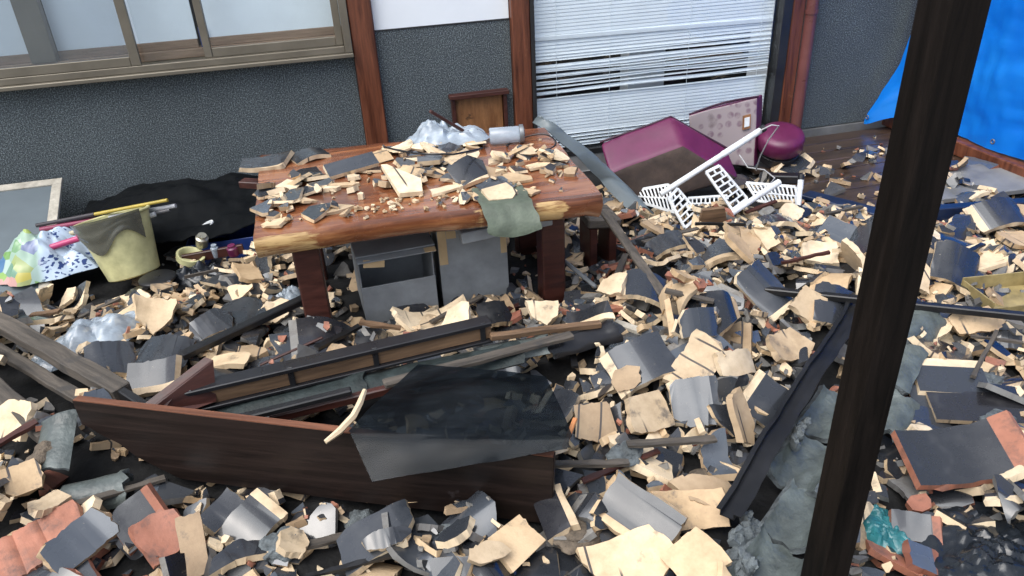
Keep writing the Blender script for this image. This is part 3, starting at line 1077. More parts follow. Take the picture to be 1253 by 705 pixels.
b1, w, d, h = carton('cardboard_box', 0.0, 0.335, 3.00, 3.30, 0.03, 0.375, R(3), 'wet grey cardboard box with a gaping front under the slab table', True)
bm = bmesh.new()
box(bm, (-0.10, -d / 2 - 0.052, h - 0.02), (0.09, 0.004, 0.035), Matrix.Rotation(R(8), 3, 'Y'))
finish('torn_tape', bm, M['tape'], b1, world_pts=False)
bm = bmesh.new()
box(bm, (w / 2 - 0.02, -d / 2 - 0.051, h + 0.001), (0.05, 0.03, 0.003), Matrix.Rotation(R(14), 3, 'X'))
finish('torn_tape', bm, M['tape'], b1, world_pts=False)
b2, w, d, h = carton('cardboard_box', 0.375, 0.69, 3.03, 3.33, 0.03, 0.435, R(-2), 'closed grey cardboard box with tan tape at its corners', False)
for x0, x1, z0, z1 in ((-w / 2 + .002, -w / 2 + 0.04, h * 0.55, h), (-w / 2 + .042, -w / 2 + 0.085, h * .86, h), (w / 2 - 0.03, w / 2 - .002, h * 0.6, h)):
    bm = bmesh.new()
    box(bm, ((x0 + x1) / 2, -d / 2 - 0.0045, (z0 + z1) / 2), (x1 - x0, 0.002, z1 - z0))
    finish('tape', bm, M['tape'], b2, world_pts=False)
bm = bmesh.new()
box(bm, (0.64, 3.0, 0.478), (0.40, 0.36, 0.05), Matrix.Rotation(R(-3), 3, 'Y') @ Matrix.Rotation(R(2), 3, 'Z'), bev=0.004)
o = finish('carton_lid', bm, M['cardboard'])
tag(o, 'flat pale grey carton lid lying on the taped box under the table', 'lid')

# ------------------------------------------------------------------ left side: screen, bag, poles, bin, netting, crate
def flat_frame(name, c4, fw, th, mats, label, cat, inner_name):
    """a frame of four bars with a sheet in it, between four world corners TL, TR, BR, BL"""
    n = (c4[1] - c4[0]).cross(c4[3] - c4[0]).normalized()
    t = thing(name, ((c4[2] + c4[3]) / 2), label, cat)
    for a, b in ((0, 1), (1, 2), (2, 3), (3, 0)):
        bm = bmesh.new()
        d = (c4[b] - c4[a]).normalized()
        e = 0 if a % 2 == 0 else fw * 0.5 + 0.001
        bar(bm, c4[a] + d * (e - (fw / 2 if a % 2 == 0 else 0)), c4[b] - d * (e - (fw / 2 if a % 2 == 0 else 0)), th, fw, up=n.cross(d), bev=0.002)
        finish('frame_bar', bm, mats[0], t)
    bm = bmesh.new()
    hexa(bm, [p - n * 0.002 for p in c4] + [p + n * 0.002 for p in c4])
    finish(inner_name, bm, mats[1], t)
    return t


M['mesh_grey'] = plain('grey_insect_mesh', (0.10, 0.125, 0.14), 0.55, 0.12, 5, bmp=0.05)
M['pale_wood'] = wood('pale_frame_wood', (0.36, 0.33, 0.27), (0.56, 0.52, 0.44), (6, 6, 1.5), 0.7)
tr = Vector((-1.54, 4.50, 0.39))
tl = Vector((-2.42, 4.50, 0.39))
flat_frame('insect_screen', [tl, tr, Vector((-1.50, 3.62, 0.05)), Vector((-2.38, 3.62, 0.05))], 0.05, 0.022, [M['pale_wood'], M['mesh_grey']], 'pale wooden framed insect screen leaning on the stucco wall', 'screen', 'mesh')


def bag(name, c, rx, ry, h, mats, label, cat, seed, fscale=9.0, famp=0.5, rz=0.0, n=36):
    n = int(n * 1.7)
    """crumpled plastic lying in a heap: a dome with sharp folds, its rim on the rubble"""
    ca, sa = math.cos(rz), math.sin(rz)

    def fn(u, v):
        a, r = 2 * math.pi * u, v
        rr = r * (1 + 0.22 * noise.noise(Vector((math.cos(a) * 1.6, math.sin(a) * 1.6, seed))) + 0.10 * noise.noise(Vector((math.cos(a) * 5, math.sin(a) * 5, seed + 3))))
        x, y = rx * rr * math.cos(a), ry * rr * math.sin(a)
        f = fold(x * fscale, y * fscale, 1.0, seed)
        f = f + 0.45 * fold(x * fscale * 2.7, y * fscale * 2.7, 1.0, seed + 5)
        z = h * (max(0, 1 - r ** 2.2) * (0.5 + famp * f) + 0.25 * noise.noise(Vector((x * 8, y * 8, seed))) * (1 - r ** 4)) + 0.012
        X, Y = c[0] + x * ca - y * sa, c[1] + x * sa + y * ca
        i, j = cell(X, Y)
        return (X, Y, c[2] + z)
    bm = bmesh.new()
    ctr = bm.verts.new(fn(0, 0))
    rings = []
    m = max(8, n // 3)
    for j in range(1, m + 1):
        rings.append([bm.verts.new(fn(i / n, j / m)) for i in range(n)])
    for i in range(n):
        bm.faces.new((ctr, rings[0][i], rings[0][(i + 1) % n]))
        for ra, rb in zip(rings, rings[1:]):
            bm.faces.new((ra[i], rb[i], rb[(i + 1) % n], ra[(i + 1) % n]))
    low = bm.verts.new((c[0], c[1], c[2] - 0.02))
    for i in range(n):
        bm.faces.new((rings[-1][i], low, rings[-1][(i + 1) % n]))
    o = finish(name, bm, mats, smooth=28)
    if label:
        tag(o, label, cat)
    return o


c = P(66, 322, z=0.16)
bag('plastic_bag', (c.x - .02, c.y + .03, 0.12), 0.27, 0.18, 0.30, M['printed'], 'crumpled plastic bag with a colourful print below the poles', 'bag', 2.0, 5, 0.35, R(10), 48)
block_poly([(c.x - .3, c.y - .15), (c.x + .25, c.y - .15), (c.x + .25, c.y + .2), (c.x - .3, c.y + .2)])

poles = [((45, 276, .30), (205, 245, .42), 0.011, (0.030, 0.025, 0.03), 'thin black pole with a yellow tip lying over the bin', (0.40, 0.30, 0.05)),
         ((50, 281, .28), (215, 252, .38), 0.014, (0.20, 0.03, 0.07), 'crimson and grey pole lying over the bin', (0.35, 0.36, 0.38)),
         ((52, 306, .25), (190, 262, .36), 0.016, (0.42, 0.05, 0.15), 'pink pole with a white sleeve lying against the bin', (0.62, 0.64, 0.66)),
         ((60, 292, .26), (208, 257, .36), 0.013, (0.42, 0.37, 0.24), 'beige bamboo pole among the coloured poles', (0.10, 0.10, 0.11))]
for (a, b, r, col, lab, col2) in poles:
    A, B = P(*a[:2], z=a[2]), P(*b[:2], z=b[2])
    t = thing('garden_pole', A, lab, 'pole', 'poles lying over the bin')
    mid = A.lerp(B, 0.45)
    bm = bmesh.new()
    tube(bm, [A, mid], r, 10)
    finish('shaft', bm, plain('pole_paint', col, 0.35, 0.15, 9), t, smooth=40)
    bm = bmesh.new()
    tube(bm, [A.lerp(B, 0.451), B], r * 0.85, 10)
    finish('shaft', bm, plain('pole_paint', col2, 0.35, 0.15, 9), t, smooth=40)

# pale bin, leaning
c = P(165, 335, z=0.10)
mt = Matrix.Translation(c) @ Matrix.Rotation(R(-8), 4, 'Y') @ Matrix.Rotation(R(-14), 4, 'X')
tb = thing('waste_bin', c, 'pale yellow-green plastic bin leaning under the black netting', 'bin')
bm = bmesh.new()
lathe(bm, [(0.12, 0.0), (0.125, 0.004), (0.172, 0.30), (0.172, 0.302)], mt, 28)
bm.faces.ensure_lookup_table()
bmesh.ops.delete(bm, geom=[f for f in bm.faces if len(f.verts) == 28 and (mt.inverted() @ f.calc_center_median()).z > 0.2], context='FACES')
bmesh.ops.solidify(bm, geom=bm.faces[:], thickness=0.004)
finish('body', bm, M['bin'], tb, smooth=40)
bm = bmesh.new()
rim = [mt @ Vector((0.175 * math.cos(2 * math.pi * k / 28), 0.175 * math.sin(2 * math.pi * k / 28), 0.302)) for k in range(29)]
tube(bm, rim, 0.008, 8)
finish('rim', bm, M['bin'], tb, smooth=50)
block_poly([(c.x - .19, c.y - .16), (c.x + .19, c.y - .16), (c.x + .19, c.y + .2), (c.x - .19, c.y + .2)])
# translucent grey film over its front
cf = c + Vector((0, 0, 0))
film = thin_clear('grey_film', (0.42, 0.42, 0.38), 0.9, 0.15, (0.22, 0.22, 0.18), 0.4)


def film_fn(u, v):
    a = R(200 + 130 * u)
    r = 0.185 + 0.006 * noise.noise(Vector((u * 5, v * 5, 7)))
    zz = 0.315 - (0.17 * (0.45 + 0.55 * math.sin(u * 4.2) ** 2)) * v
    return mt @ Vector((r * (0.72 + 0.28 * zz / 0.3) * math.cos(a), r * (0.72 + 0.28 * zz / 0.3) * math.sin(a), zz))


o = sheet('film_scrap', film_fn, 24, 12, 0.0012, film, smooth=70)
tag(o, 'torn grey see-through film hanging over the bin front', 'film')

# black netting heaped along the wall
nc = [P(75, 290, z=0.30), P(300, 272, z=0.26), P(312, 222, z=0.42), P(190, 228, z=0.40)]


def net_fn(u, v):
    x = -1.42 + 1.25 * u
    top = 0.06 + 0.09 * math.exp(-((u - .42) / .3) ** 2)
    y = 3.92 + 0.62 * v + 0.05 * math.sin(u * 9)
    z = 0.17 + 0.02 * u + (top - 0.02) * math.sin(v * 1.7) + 0.03 * noise.noise(Vector((u * 7, v * 5, 2))) + 0.06 * fold(u * 2.4, v * 1.4, 2.6, 3.0) + 0.02 * fold(u * 8, v * 5, 2.0, 6.0)
    return (x, y, z)


o = sheet('netting', net_fn, 60, 30, 0.006, M['net'], smooth=70)
tag(o, 'black garden netting heaped against the wall behind the bin', 'netting')

# blue crate with oddments
cc = P(278, 306, z=0.08)
cr = thing('storage_crate', (cc.x + 0.03, cc.y + 0.16, -0.01), 'low blue plastic crate full of oddments beside the table', 'crate')
cw, cd, ch = 0.46, 0.34, 0.15
for nm, p, s in (('side', (0, -cd / 2, ch / 2), (cw, 0.008, ch)), ('side', (0, cd / 2, ch / 2), (cw, 0.008, ch)), ('side', (-cw / 2 + .005, 0, ch / 2), (0.008, cd - .01, ch)), ('side', (cw / 2 - .005, 0, ch / 2), (0.008, cd - .01, ch)), ('bottom', (0, 0, 0.005), (cw - .02, cd - .01, 0.008))):
    bm = bmesh.new()
    box(bm, p, s, bev=0.002)
    finish(nm, bm, M['blue'], cr, world_pts=False)
crx, cry = cr.location.x, cr.location.y
block_poly([(crx - .25, cry - .2), (crx + .25, cry - .2), (crx + .25, cry + .2), (crx - .25, cry + .2)])
for px, py, z, r, hh, mm, lab, nm in ((256, 281, .2, .045, .03, 'white_plastic', 'white roll of tape lying at the blue crate', 'tape_roll'), (247, 300, .17, .032, .07, 'tin', 'small round tin standing by the blue crate', 'tin_can'), (233, 317, .13, .07, .03, 'bin', 'shallow olive green bowl below the blue crate', 'bowl'), (287, 312, .12, .028, .06, 'maroon', 'small dark red jar among oddments by the crate', 'jar'), (265, 314, .12, .02, .07, 'bag_white', 'small pale blue bottle among oddments by the crate', 'bottle'), (193, 342, .15, .085, .02, 'dark_metal', 'black round stand plate in front of the bin', 'stand')):
    p = P(px, py, z=z)
    bm = bmesh.new()
    tilt = Matrix.Translation(p) @ Matrix.Rotation(R(rnd.uniform(-25, 25)), 4, 'X') @ Matrix.Rotation(R(rnd.uniform(-25, 25)), 4, 'Y')
    if nm in ('tape_roll', 'bowl'):
        lathe(bm, [(r * .6, 0), (r, 0.0), (r, hh), (r * .85, hh), (r * .6, hh * .25), (r * .59, 0.002)], tilt, 24)
    elif nm == 'stand':
        lathe(bm, [(r, 0), (r, 0.01), (r * .9, 0.016), (0.014, 0.018), (0.013, 0.02)], Matrix.Translation(p), 26)
        tube(bm, [p - Vector((0.0, 0, 0.0)), p - Vector((0.01, 0.03, 0.10))], 0.012, 10)
    else:
        lathe(bm, [(r * .9, 0), (r, 0.004), (r, hh * .75), (r * .7, hh * .85), (r * .7, hh)], tilt, 20)
    tag(finish(nm, bm, M[mm], smooth=40), lab, nm.replace('_', ' '))

c = P(112, 395, z=0.2)
bag('plastic_bag', (c.x, c.y, 0.10), 0.30, 0.12, 0.13, M['bag_white'], 'white plastic bag caught among tile shards in front of the bin', 'bag', 5.0, 5, 0.6, R(35), 44)
bag('plastic_scrap', (P(240, 335, z=0.1).x, P(240, 335, z=0.1).y, 0.05), 0.17, 0.09, 0.12, M['bag_dark'], 'dark crumpled plastic lying before the blue crate', 'plastic', 21.0, 10, 0.7, R(12), 40)
bag('clear_bag', (P(362, 360, z=0.1).x - .05, P(362, 360, z=0.1).y, 0.06), 0.09, 0.07, 0.09, M['bag_white'], 'small pale crumpled bag left of the front table leg', 'bag', 25.0, 14, 0.7, R(30), 36)
bm = bmesh.new()
bar(bm, P(222, 318, z=.13), P(298, 304, z=.15), 0.02, 0.05, bev=0.003)
tag(finish('crate_board', bm, M['red_wood']), 'dark red-brown board lying across the front of the blue crate', 'board')

# ------------------------------------------------------------------ beams and rails
def beam(name, a, b, w, h, m, label, cat, bev=0.004, roll=0.0, group=None, blockw=0.0, jag=0.0):
    A, B = P(*a[:2], z=a[2]), P(*b[:2], z=b[2])
    bm = bmesh.new()
    bar(bm, A, B, w, h, bev=bev, roll=roll)
    if jag:
        d = (B - A).normalized()
        bmesh.ops.subdivide_edges(bm, edges=[e for e in bm.edges if e.calc_length() > 0.15], cuts=40)
        for v in bm.verts:
            q = v.co
            v.co = q + Vector([jag * (0.5 * noise.noise(q * 7 + Vector((0, 0, 5 * i))) + 0.12 * noise.noise(q * 40 + Vector((0, 0, 5 * i)))) for i in range(3)])
    o = align(finish(name, bm, M[m], smooth=35 if jag else None), B - A)
    tag(o, label, cat, group)
    if blockw and jag:
        block_line(A.lerp(B, 0.12), A.lerp(B, 0.85), blockw * 0.8)
        raise_line(A, B, w, h / 2)
    elif blockw:
        block_line(A, B, blockw)
    return o


# timbers at the left edge
beam('timber', (-30, 378, .27), (150, 480, .25), 0.07, 0.05, 'old_wood', 'thick weathered grey timber at the left edge of the rubble', 'timber', jag=0.012, blockw=0.12)
beam('batten', (52, 418, .25), (190, 508, .24), 0.030, 0.05, 'dark_metal', 'black square batten lying beside the weathered timbers', 'batten', blockw=0.05)
beam('timber', (-20, 418, .21), (120, 500, .22), 0.05, 0.03, 'old_wood', 'pale split timber lying between the weathered timbers', 'timber', jag=0.014, blockw=0.1)
beam('timber', (-30, 455, .25), (62, 535, .22), 0.065, 0.05, 'old_wood', 'short rotten timber end below the weathered timbers', 'timber', jag=0.012, blockw=0.1)
# black bar between bin and table leg
beam('gutter_bar', (222, 436, .18), (385, 360, .2), 0.045, 0.03, 'dark_metal', 'long black gutter bar lying left of the front table leg', 'bar', blockw=0.06)
# leaning plank at the right end of the table and the short piece at its foot
beam('plank', (738, 258, .40), (828, 384, .17), 0.045, 0.018, 'old_wood', 'narrow weathered plank leaning down from the table corner', 'plank', jag=0.005)
beam('plank', (826, 384, .17), (884, 381, .18), 0.05, 0.016, 'dark_metal', 'short dark strip lying at the foot of the leaning plank', 'strip')
beam('pipe', (686, 316, .22), (730, 352, .16), 0.022, 0.022, 'grey_metal', 'short grey pipe poking out beneath the table', 'pipe', bev=0.008)
beam('lath', (752, 395, .17), (842, 425, .18), 0.035, 0.022, 'pale_wood', 'pale wooden lath lying across the shards right of the table', 'lath', jag=0.003)
# thin dark bar running behind the post to the right
beam('steel_bar', (935, 355, .22), (1290, 391, .26), 0.032, 0.028, 'dark_metal', 'thin black steel bar running behind the wooden post', 'bar')
beam('navy_beam', (1128, 262, .12), (1290, 249, .13), 0.06, 0.07, 'navy', 'dark navy painted beam lying below the blue tarpaulin', 'beam', blockw=0.08)
beam('dark_board', (985, 238, .09), (1078, 262, .10), 0.10, 0.025, 'navy', 'dark wet board lying at the edge of the deck', 'board', blockw=0.1)
beam('red_rod', (318, 447, .22), (395, 413, .26), 0.010, 0.010, 'red_wood', 'thin red-brown rod lying across shards by the table leg', 'rod', bev=0.003)

# stump bench at the right end of the table
c = P(738, 325, z=0.05)
st_ = thing('stump_stool', (c.x, c.y + .08, 0.0), 'dark low timber stool wedged under the right end of the table', 'stool')
bm = bmesh.new()
box(bm, (0, 0, 0.285), (0.17, 0.20, 0.05), Matrix.Rotation(R(7), 3, 'Y'), bev=0.008)
finish('seat', bm, M['old_wood'], st_, world_pts=False)
for sx in (-.05, .05):
    bm = bmesh.new()
    box(bm, (sx, 0, 0.128), (0.04, 0.16, 0.256), bev=0.004)
    finish('leg', bm, M['red_wood'], st_, world_pts=False)
block_poly([(c.x - .1, c.y - .04), (c.x + .1, c.y - .04), (c.x + .1, c.y + .2), (c.x - .1, c.y + .2)])

# gutter rail on the right, U-section
def channel(name, A, B, w, h, th, m, label, cat):
    d = (B - A).normalized()
    s = Vector((0, 0, 1)).cross(d).normalized()
    u = d.cross(s)
    bm = bmesh.new()
    prof = [(-w / 2 - .012, h), (-w / 2, h), (-w / 2, 0), (w / 2, 0), (w / 2, h), (w / 2 + .02, h)]
    out = []
    for i, (a, b) in enumerate(prof):
        out.append((a, b))
    inn = [(-w / 2 - .012, h + th), (-w / 2 + th, h + th), (-w / 2 + th, th), (w / 2 - th, th), (w / 2 - th, h + th), (w / 2 + .02, h + th)]
    ring = out + inn[::-1]
    prev = None
    n = 26
    for i in range(n + 1):
        p = A.lerp(B, i / n) + Vector((0, 0, 0.006 * math.sin(i * 0.7))) + s * (0.004 * math.sin(i * 0.31) + 0.005 * noise.noise(Vector((i * 0.6, 3, 1))))
        dent = 1 - 0.35 * max(0, noise.noise(Vector((i * 0.45, 0, 9))))
        cur = [bm.verts.new(p + s * a * dent + u * (b + 0.006 * (a > 0) * noise.noise(Vector((i * .8, 5, 2))))) for a, b in ring]
        if prev:
            for k in range(len(ring)):
                bm.faces.new((prev[k], prev[(k + 1) % len(ring)], cur[(k + 1) % len(ring)], cur[k]))
        else:
            bm.faces.new(cur)
        prev = cur
    bm.faces.new(prev[::-1])
    o = finish(name, bm, m, smooth=30)
    tag(o, label, cat)
    block_line(A, B, w + 0.05)
    return o


RA, RB = P(1052, 366, z=.2), P(888, 632, z=.17)
channel('gutter', RA, RB, 0.042, 0.02, 0.003, M['dark_metal'], 'long black wet gutter lying across the rubble beside the post', 'gutter')

# beams behind the big board: dark capped plank with brown face, then ridge pieces
A, B = P(223, 492, z=.30), P(600, 404, z=.30)
t = thing('capped_plank', A.lerp(B, .5) - Vector((0, 0, .04)), 'long dark plank with a brown face lying behind the big board', 'plank')
bm = bmesh.new()
bar(bm, A, B, 0.022, 0.055, bev=0.002)
align(finish('face', bm, M['tan_wood'], t), B - A)
bm = bmesh.new()
bar(bm, A + Vector((0, 0.006, 0.038)), B + Vector((0, 0.006, 0.038)), 0.062, 0.018, bev=0.003)
finish('cap', bm, M['black_plastic'], t)
bm = bmesh.new()
bar(bm, A + Vector((0, -0.008, -0.034)), B + Vector((0, -0.008, -0.034)), 0.04, 0.012, bev=0.002)
finish('bottom_rail', bm, M['black_plastic'], t)
for f in (0.03, 0.33, 0.6, 0.97):
    p = A.lerp(B, f)
    bm = bmesh.new()
    bar(bm, p + Vector((0, -0.014, -0.04)), p + Vector((0, -0.014, 0.05)), 0.02, 0.012, up=Vector((0, 1, 0)), bev=0.002)
    finish('bracket', bm, M['black_plastic'], t)
block_line(A, B, 0.08)


def ridge_tile(name, A, B, r, arc, th, label, roll=0.0, group=None, mm=('mortar', 'mortar_rough'), lip=True):
    """half-round shell from A to B with a broken, uneven end and crumbly edges"""
    d = (B - A).normalized()
    s = Vector((0, 0, 1)).cross(d).normalized()
    u = d.cross(s)
    n, m = 14, 14
    bm = bmesh.new()
    ou, inn = {}, {}
    ln = (B - A).length
    seed = rnd.uniform(0, 50)
    for i in range(n + 1):
        for j in range(m + 1):
            a = roll + R(90) + R(arc) * (j / m - .5)
            t_ = i / n
            e = 0.03 * noise.noise(Vector((a * 2.0, seed, t_ > .5))) if i in (0, n) else 0
            rr = r + 0.006 * noise.noise(Vector((t_ * ln * 14, a * 3, seed)))
            if lip and t_ > 0.9:
                rr += 0.008
            p = A + d * (ln * t_ + e)
            ou[i, j] = bm.verts.new(p + (s * math.cos(a) + u * math.sin(a)) * rr)
            ri = rr - th * (1 + 0.5 * noise.noise(Vector((t_ * ln * 25, a * 6, seed + 4))))
            inn[i, j] = bm.verts.new(p + (s * math.cos(a) + u * math.sin(a)) * ri)
    for i in range(n):
        for j in range(m):
            bm.faces.new((ou[i, j], ou[i + 1, j], ou[i + 1, j + 1], ou[i, j + 1])).material_index = 0
            bm.faces.new((inn[i, j + 1], inn[i + 1, j + 1], inn[i + 1, j], inn[i, j])).material_index = 0
    for i in range(n):
        for j in (0, m):
            bm.faces.new((ou[i, j], inn[i, j], inn[i + 1, j], ou[i + 1, j])).material_index = 1
    for j in range(m):
        for i in (0, n):
            bm.faces.new((ou[i, j], ou[i, j + 1], inn[i, j + 1], inn[i, j])).material_index = 1
    o = finish(name, bm, [M[mm[0]], M[mm[1]]], smooth=45)
    tag(o, label, 'ridge tile', group)
    block_line(A, B, r * 0.9)
    return o


ridge_tile('ridge_tile', P(255, 530, z=.14), P(452, 490, z=.15), 0.11, 85, 0.016, 'dark green-grey ridge tile lying behind the big board, next to the brace', mm=('mortar_dark', 'dark_metal'))
ridge_tile('ridge_tile', P(450, 494, z=.14), P(640, 454, z=.16), 0.11, 80, 0.016, 'green-grey ridge tile half covered by the smoked sheet', mm=('mortar_dark', 'mortar_rough'))
ridge_tile('ridge_tile', P(668, 432, z=.18), P(750, 410, z=.18), 0.06, 170, 0.014, 'black round ridge tile right of the capped plank', mm=('black_plastic', 'mortar_rough'))
ridge_tile('ridge_tile', P(588, 450, z=.18), P(668, 436, z=.18), 0.08, 100, 0.02, 'pale green-grey ridge end between the plank and the black round tile', mm=('mortar', 'mortar_rough'))
beam('batten', (262, 520, .29), (430, 478, .30), 0.03, 0.022, 'dark_metal', 'black batten lying just behind the top edge of the big board', 'batten')
beam('batten', (330, 512, .25), (560, 456, .28), 0.028, 0.03, 'red_wood', 'dark red batten lying between board and capped plank', 'batten', jag=0.006)
beam('batten', (470, 470, .31), (700, 410, .27), 0.04, 0.02, 'old_wood', 'splintered grey batten running beneath the back of the smoked sheet', 'batten', jag=0.01)
beam('batten', (600, 412, .29), (735, 396, .25), 0.03, 0.025, 'tan_wood', 'tan batten sticking out beyond the capped plank', 'batten', jag=0.006)
# two grey-green ridge tiles at the left of the board
ridge_tile('ridge_tile', P(78, 618, z=.10), P(158, 600, z=.10), 0.062, 200, 0.014, 'grey-green round ridge tile at the cut corner of the big board', mm=('mortar', 'mortar_rough'))
ridge_tile('ridge_tile', P(82, 590, z=.13), P(92, 525, z=.20), 0.10, 110, 0.013, 'grey-green curved ridge tile standing on edge by the board corner', roll=R(-30), mm=('mortar', 'mortar_rough'))
# trough of mortar-lined ridge tiles right of the gutter
for (a, b, r, arc, roll, lab) in (
        ((925, 712, .15), (968, 648, .16), 0.10, 140, R(178), 'broken mortar-lined trough tile at the lower gutter end'),
        ((958, 640, .17), (1000, 578, .19), 0.105, 130, R(160), 'second mortar-lined trough tile from the lower gutter end'),
        ((972, 575, .17), (1010, 520, .18), 0.10, 130, R(184), 'third mortar-lined trough tile up along the gutter'),
        ((1000, 512, .17), (1036, 462, .19), 0.10, 130, R(165), 'topmost mortar-lined trough tile beside the gutter'),
        ((1098, 436, .13), (1128, 396, .15), 0.085, 110, R(25), 'pale grey ridge tile just right of the post, below the steel bar'),
        ((1090, 490, .10), (1112, 444, .13), 0.08, 110, R(-15), 'grey ridge tile right of the post beside the stacked tiles'),
        ((1080, 545, .06), (1098, 500, .09), 0.07, 110, R(20), 'small grey ridge tile end behind the post above the teal bag')):
    ridge_tile('ridge_tile', P(*a[:2], z=a[2]), P(*b[:2], z=b[2]), r, arc, 0.02, lab, roll)
for a, b, w_, h_, lab in (((902, 672, .12), (922, 632, .13), 0.035, 0.07, 'crumbly grey mortar lump along the lower gutter'), ((968, 548, .14), (985, 516, .15), 0.03, 0.06, 'crumbly grey mortar lump along the upper gutter'), ((885, 690, .08), (925, 705, .08), 0.07, 0.06, 'broken mortar lump at the gutter end')):
    A, B = P(*a[:2], z=a[2]), P(*b[:2], z=b[2])
    bm = bmesh.new()
    n_ = 34
    tube(bm, [A.lerp(B, k / n_) for k in range(n_ + 1)], [w_ * (0.35 + 0.40 * math.sin(math.pi * (0.1 + 0.8 * k / n_))) for k in range(n_ + 1)], 22)
    for v in bm.verts:
        v.co += Vector([0.022 * noise.noise(v.co * 17 + Vector((9 * i, 0, 0))) + 0.016 * noise.noise(v.co * 46 + Vector((9 * i, 4, 0))) + 0.007 * noise.noise(v.co * 120 + Vector((9 * i, 4, 2))) for i in range(3)])
    tag(finish('mortar_lump', bm, M['mortar_rough'], smooth=35), lab, 'mortar lump')
    block_line(A, B, w_)

# ------------------------------------------------------------------ the big dark board, its brace and the smoked sheet
A, B = P(87, 490, z=.36), P(678, 560, z=.32)
e1 = (B - A)
bl = e1.length
e1.normalize()
e2 = Vector((0.02, -0.10, -1)).normalized()
e2 = (e2 - e1 * e2.dot(e1)).normalized()
nrm = e1.cross(e2).normalized()
if nrm.y < 0:
    nrm = -nrm
outl = [(0, 0), (bl, 0), (bl, 0.25), (bl * .6, 0.262), (0.34, 0.27), (0.27, 0.235), (0.19, 0.20), (0.14, 0.15), (0.07, 0.125), (0.045, 0.10), (0.012, 0.095)]
bm = bmesh.new()
f1, f2, side = extrude_poly(bm, [A + e1 * a + e2 * b for a, b in outl], nrm * 0.034, 0, 0)
side[0].material_index = 1
bmesh.ops.bevel(bm, geom=[e for e in bm.edges], offset=0.003, segments=2, affect='EDGES', material=-1)
o = align(finish('board', bm, [M['board'], M['board_edge']]), e1)
tag(o, 'big dark brown board standing on edge in the foreground rubble', 'board')
BA, BB = A, B
block_line(A - Vector((0, .01, 0)), B - Vector((0, .01, 0)), 0.05)
bp = [P(178, 505, z=.33), P(262, 440, z=.42), P(266, 492, z=.28), P(208, 512, z=.30)]
bm = bmesh.new()
extrude_poly(bm, bp, Vector((-0.028, 0.012, 0.012)))
bmesh.ops.bevel(bm, geom=list(bm.edges), offset=0.003, segments=1, affect='EDGES')
o = align(finish('brace', bm, M['red_wood']), bp[1] - bp[0])
tag(o, 'splintered red-brown wooden wedge behind the big board', 'timber piece')

sc = [P(428, 528, z=.40), P(700, 556, z=.355), P(668, 462, z=.30), P(500, 448, z=.36)]
tipA, tipB = P(456, 594, z=.335), P(590, 562, z=.36)


def smoke_fn(u, v):
    # v 0 = front edge hanging over the board, 1 = back
    f = P(456, 593, z=.31).lerp(P(694, 553, z=.355), u)
    m_ = P(427, 527, z=.405).lerp(P(700, 532, z=.385), u)
    b = P(512, 450, z=.33).lerp(P(668, 464, z=.30), u)
    m_.z += 0.004 * math.sin(u * math.pi)
    b.z += 0.006 * math.sin(u * math.pi)
    k = 0.42
    p = f.lerp(m_, v / k) if v < k else m_.lerp(b, (v - k) / (1 - k))
    p.z += 0.004 * noise.noise(Vector((u * 4, v * 4, 2))) + 0.010 - 0.012 * math.exp(-((v - k) / 0.1) ** 2) + 0.006 * fold(u * 2, v * 2, 1.5, 4)
    return p


o = sheet('smoked_sheet', smoke_fn, 30, 24, 0.003, M['smoke'], smooth=60)
tag(o, 'bent sheet of smoked clear plastic draped over the big board', 'plastic sheet')


# ------------------------------------------------------------------ purple floor chair, round cushion, white rack
ch = thing('floor_chair', P(800, 240, z=0.05), 'maroon upholstered floor chair tipped over, its brown underside showing', 'chair')


def cushion(name, pts, mats, parent, bev, face_mat=None):
    bm = bmesh.new()
    fs = hexa(bm, pts)
    if face_mat is not None:
        fs[face_mat[0]].material_index = face_mat[1]
    bmesh.ops.bevel(bm, geom=list(bm.edges), offset=bev, segments=4, profile=0.55, affect='EDGES', material=-1)
    bmesh.ops.subdivide_edges(bm, edges=[e for e in bm.edges if e.calc_length() > 0.12], cuts=5, use_grid_fill=True)
    for v in bm.verts:
        v.co += Vector([0.008 * noise.noise(v.co * 6 + Vector((i * 7, 0, 0))) for i in range(3)])
    return finish(name, bm, mats, parent, smooth=60)


U = [P(744, 213, z=.26), P(836, 179, z=.38), P(908, 220, z=.17), P(786, 256, z=.03)]
T = [p + Vector((0.015, 0.21, 0.125)) for p in U]
seat = cushion('seat', [U[0], U[1], U[2], U[3], T[0], T[1], T[2], T[3]], [M['maroon'], M['hessian']], ch, 0.032, (0, 1))
for ring in ([t + Vector((0, 0.0, 0.0)) for t in T[:3]],):
    bm = bmesh.new()
    pts = [ring[0].lerp(ring[1], k / 6) for k in range(7)] + [ring[1].lerp(ring[2], k / 6) for k in range(1, 7)]
    ctr = sum(U + T, Vector()) / 8
    tube(bm, [p + (ctr - p).normalized() * 0.012 for p in pts], 0.007, 8)
    finish('piping', bm, M['maroon_dark'], seat, smooth=50)
Bq = [P(842, 141, z=.43), P(927, 119, z=.50), P(923, 205, z=.08), P(848, 196, z=.14)]
nb = (Bq[1] - Bq[0]).cross(Bq[3] - Bq[0]).normalized()
if nb.y < 0:
    nb = -nb
off = nb * 0.09 + Vector((0.085, 0, 0.0))
back = cushion('backrest', [p for p in Bq] + [p + off for p in Bq], [M['maroon'], M['floral']], ch, 0.014, (0, 1))
bm = bmesh.new()
pts = [Bq[0].lerp(Bq[1], k / 6) + Vector((0, 0, 0.018 * math.sin(k / 6 * math.pi))) for k in range(7)]
tube(bm, [p + off * .12 for p in pts], 0.007, 8)
finish('piping', bm, M['maroon_dark'], back, smooth=50)
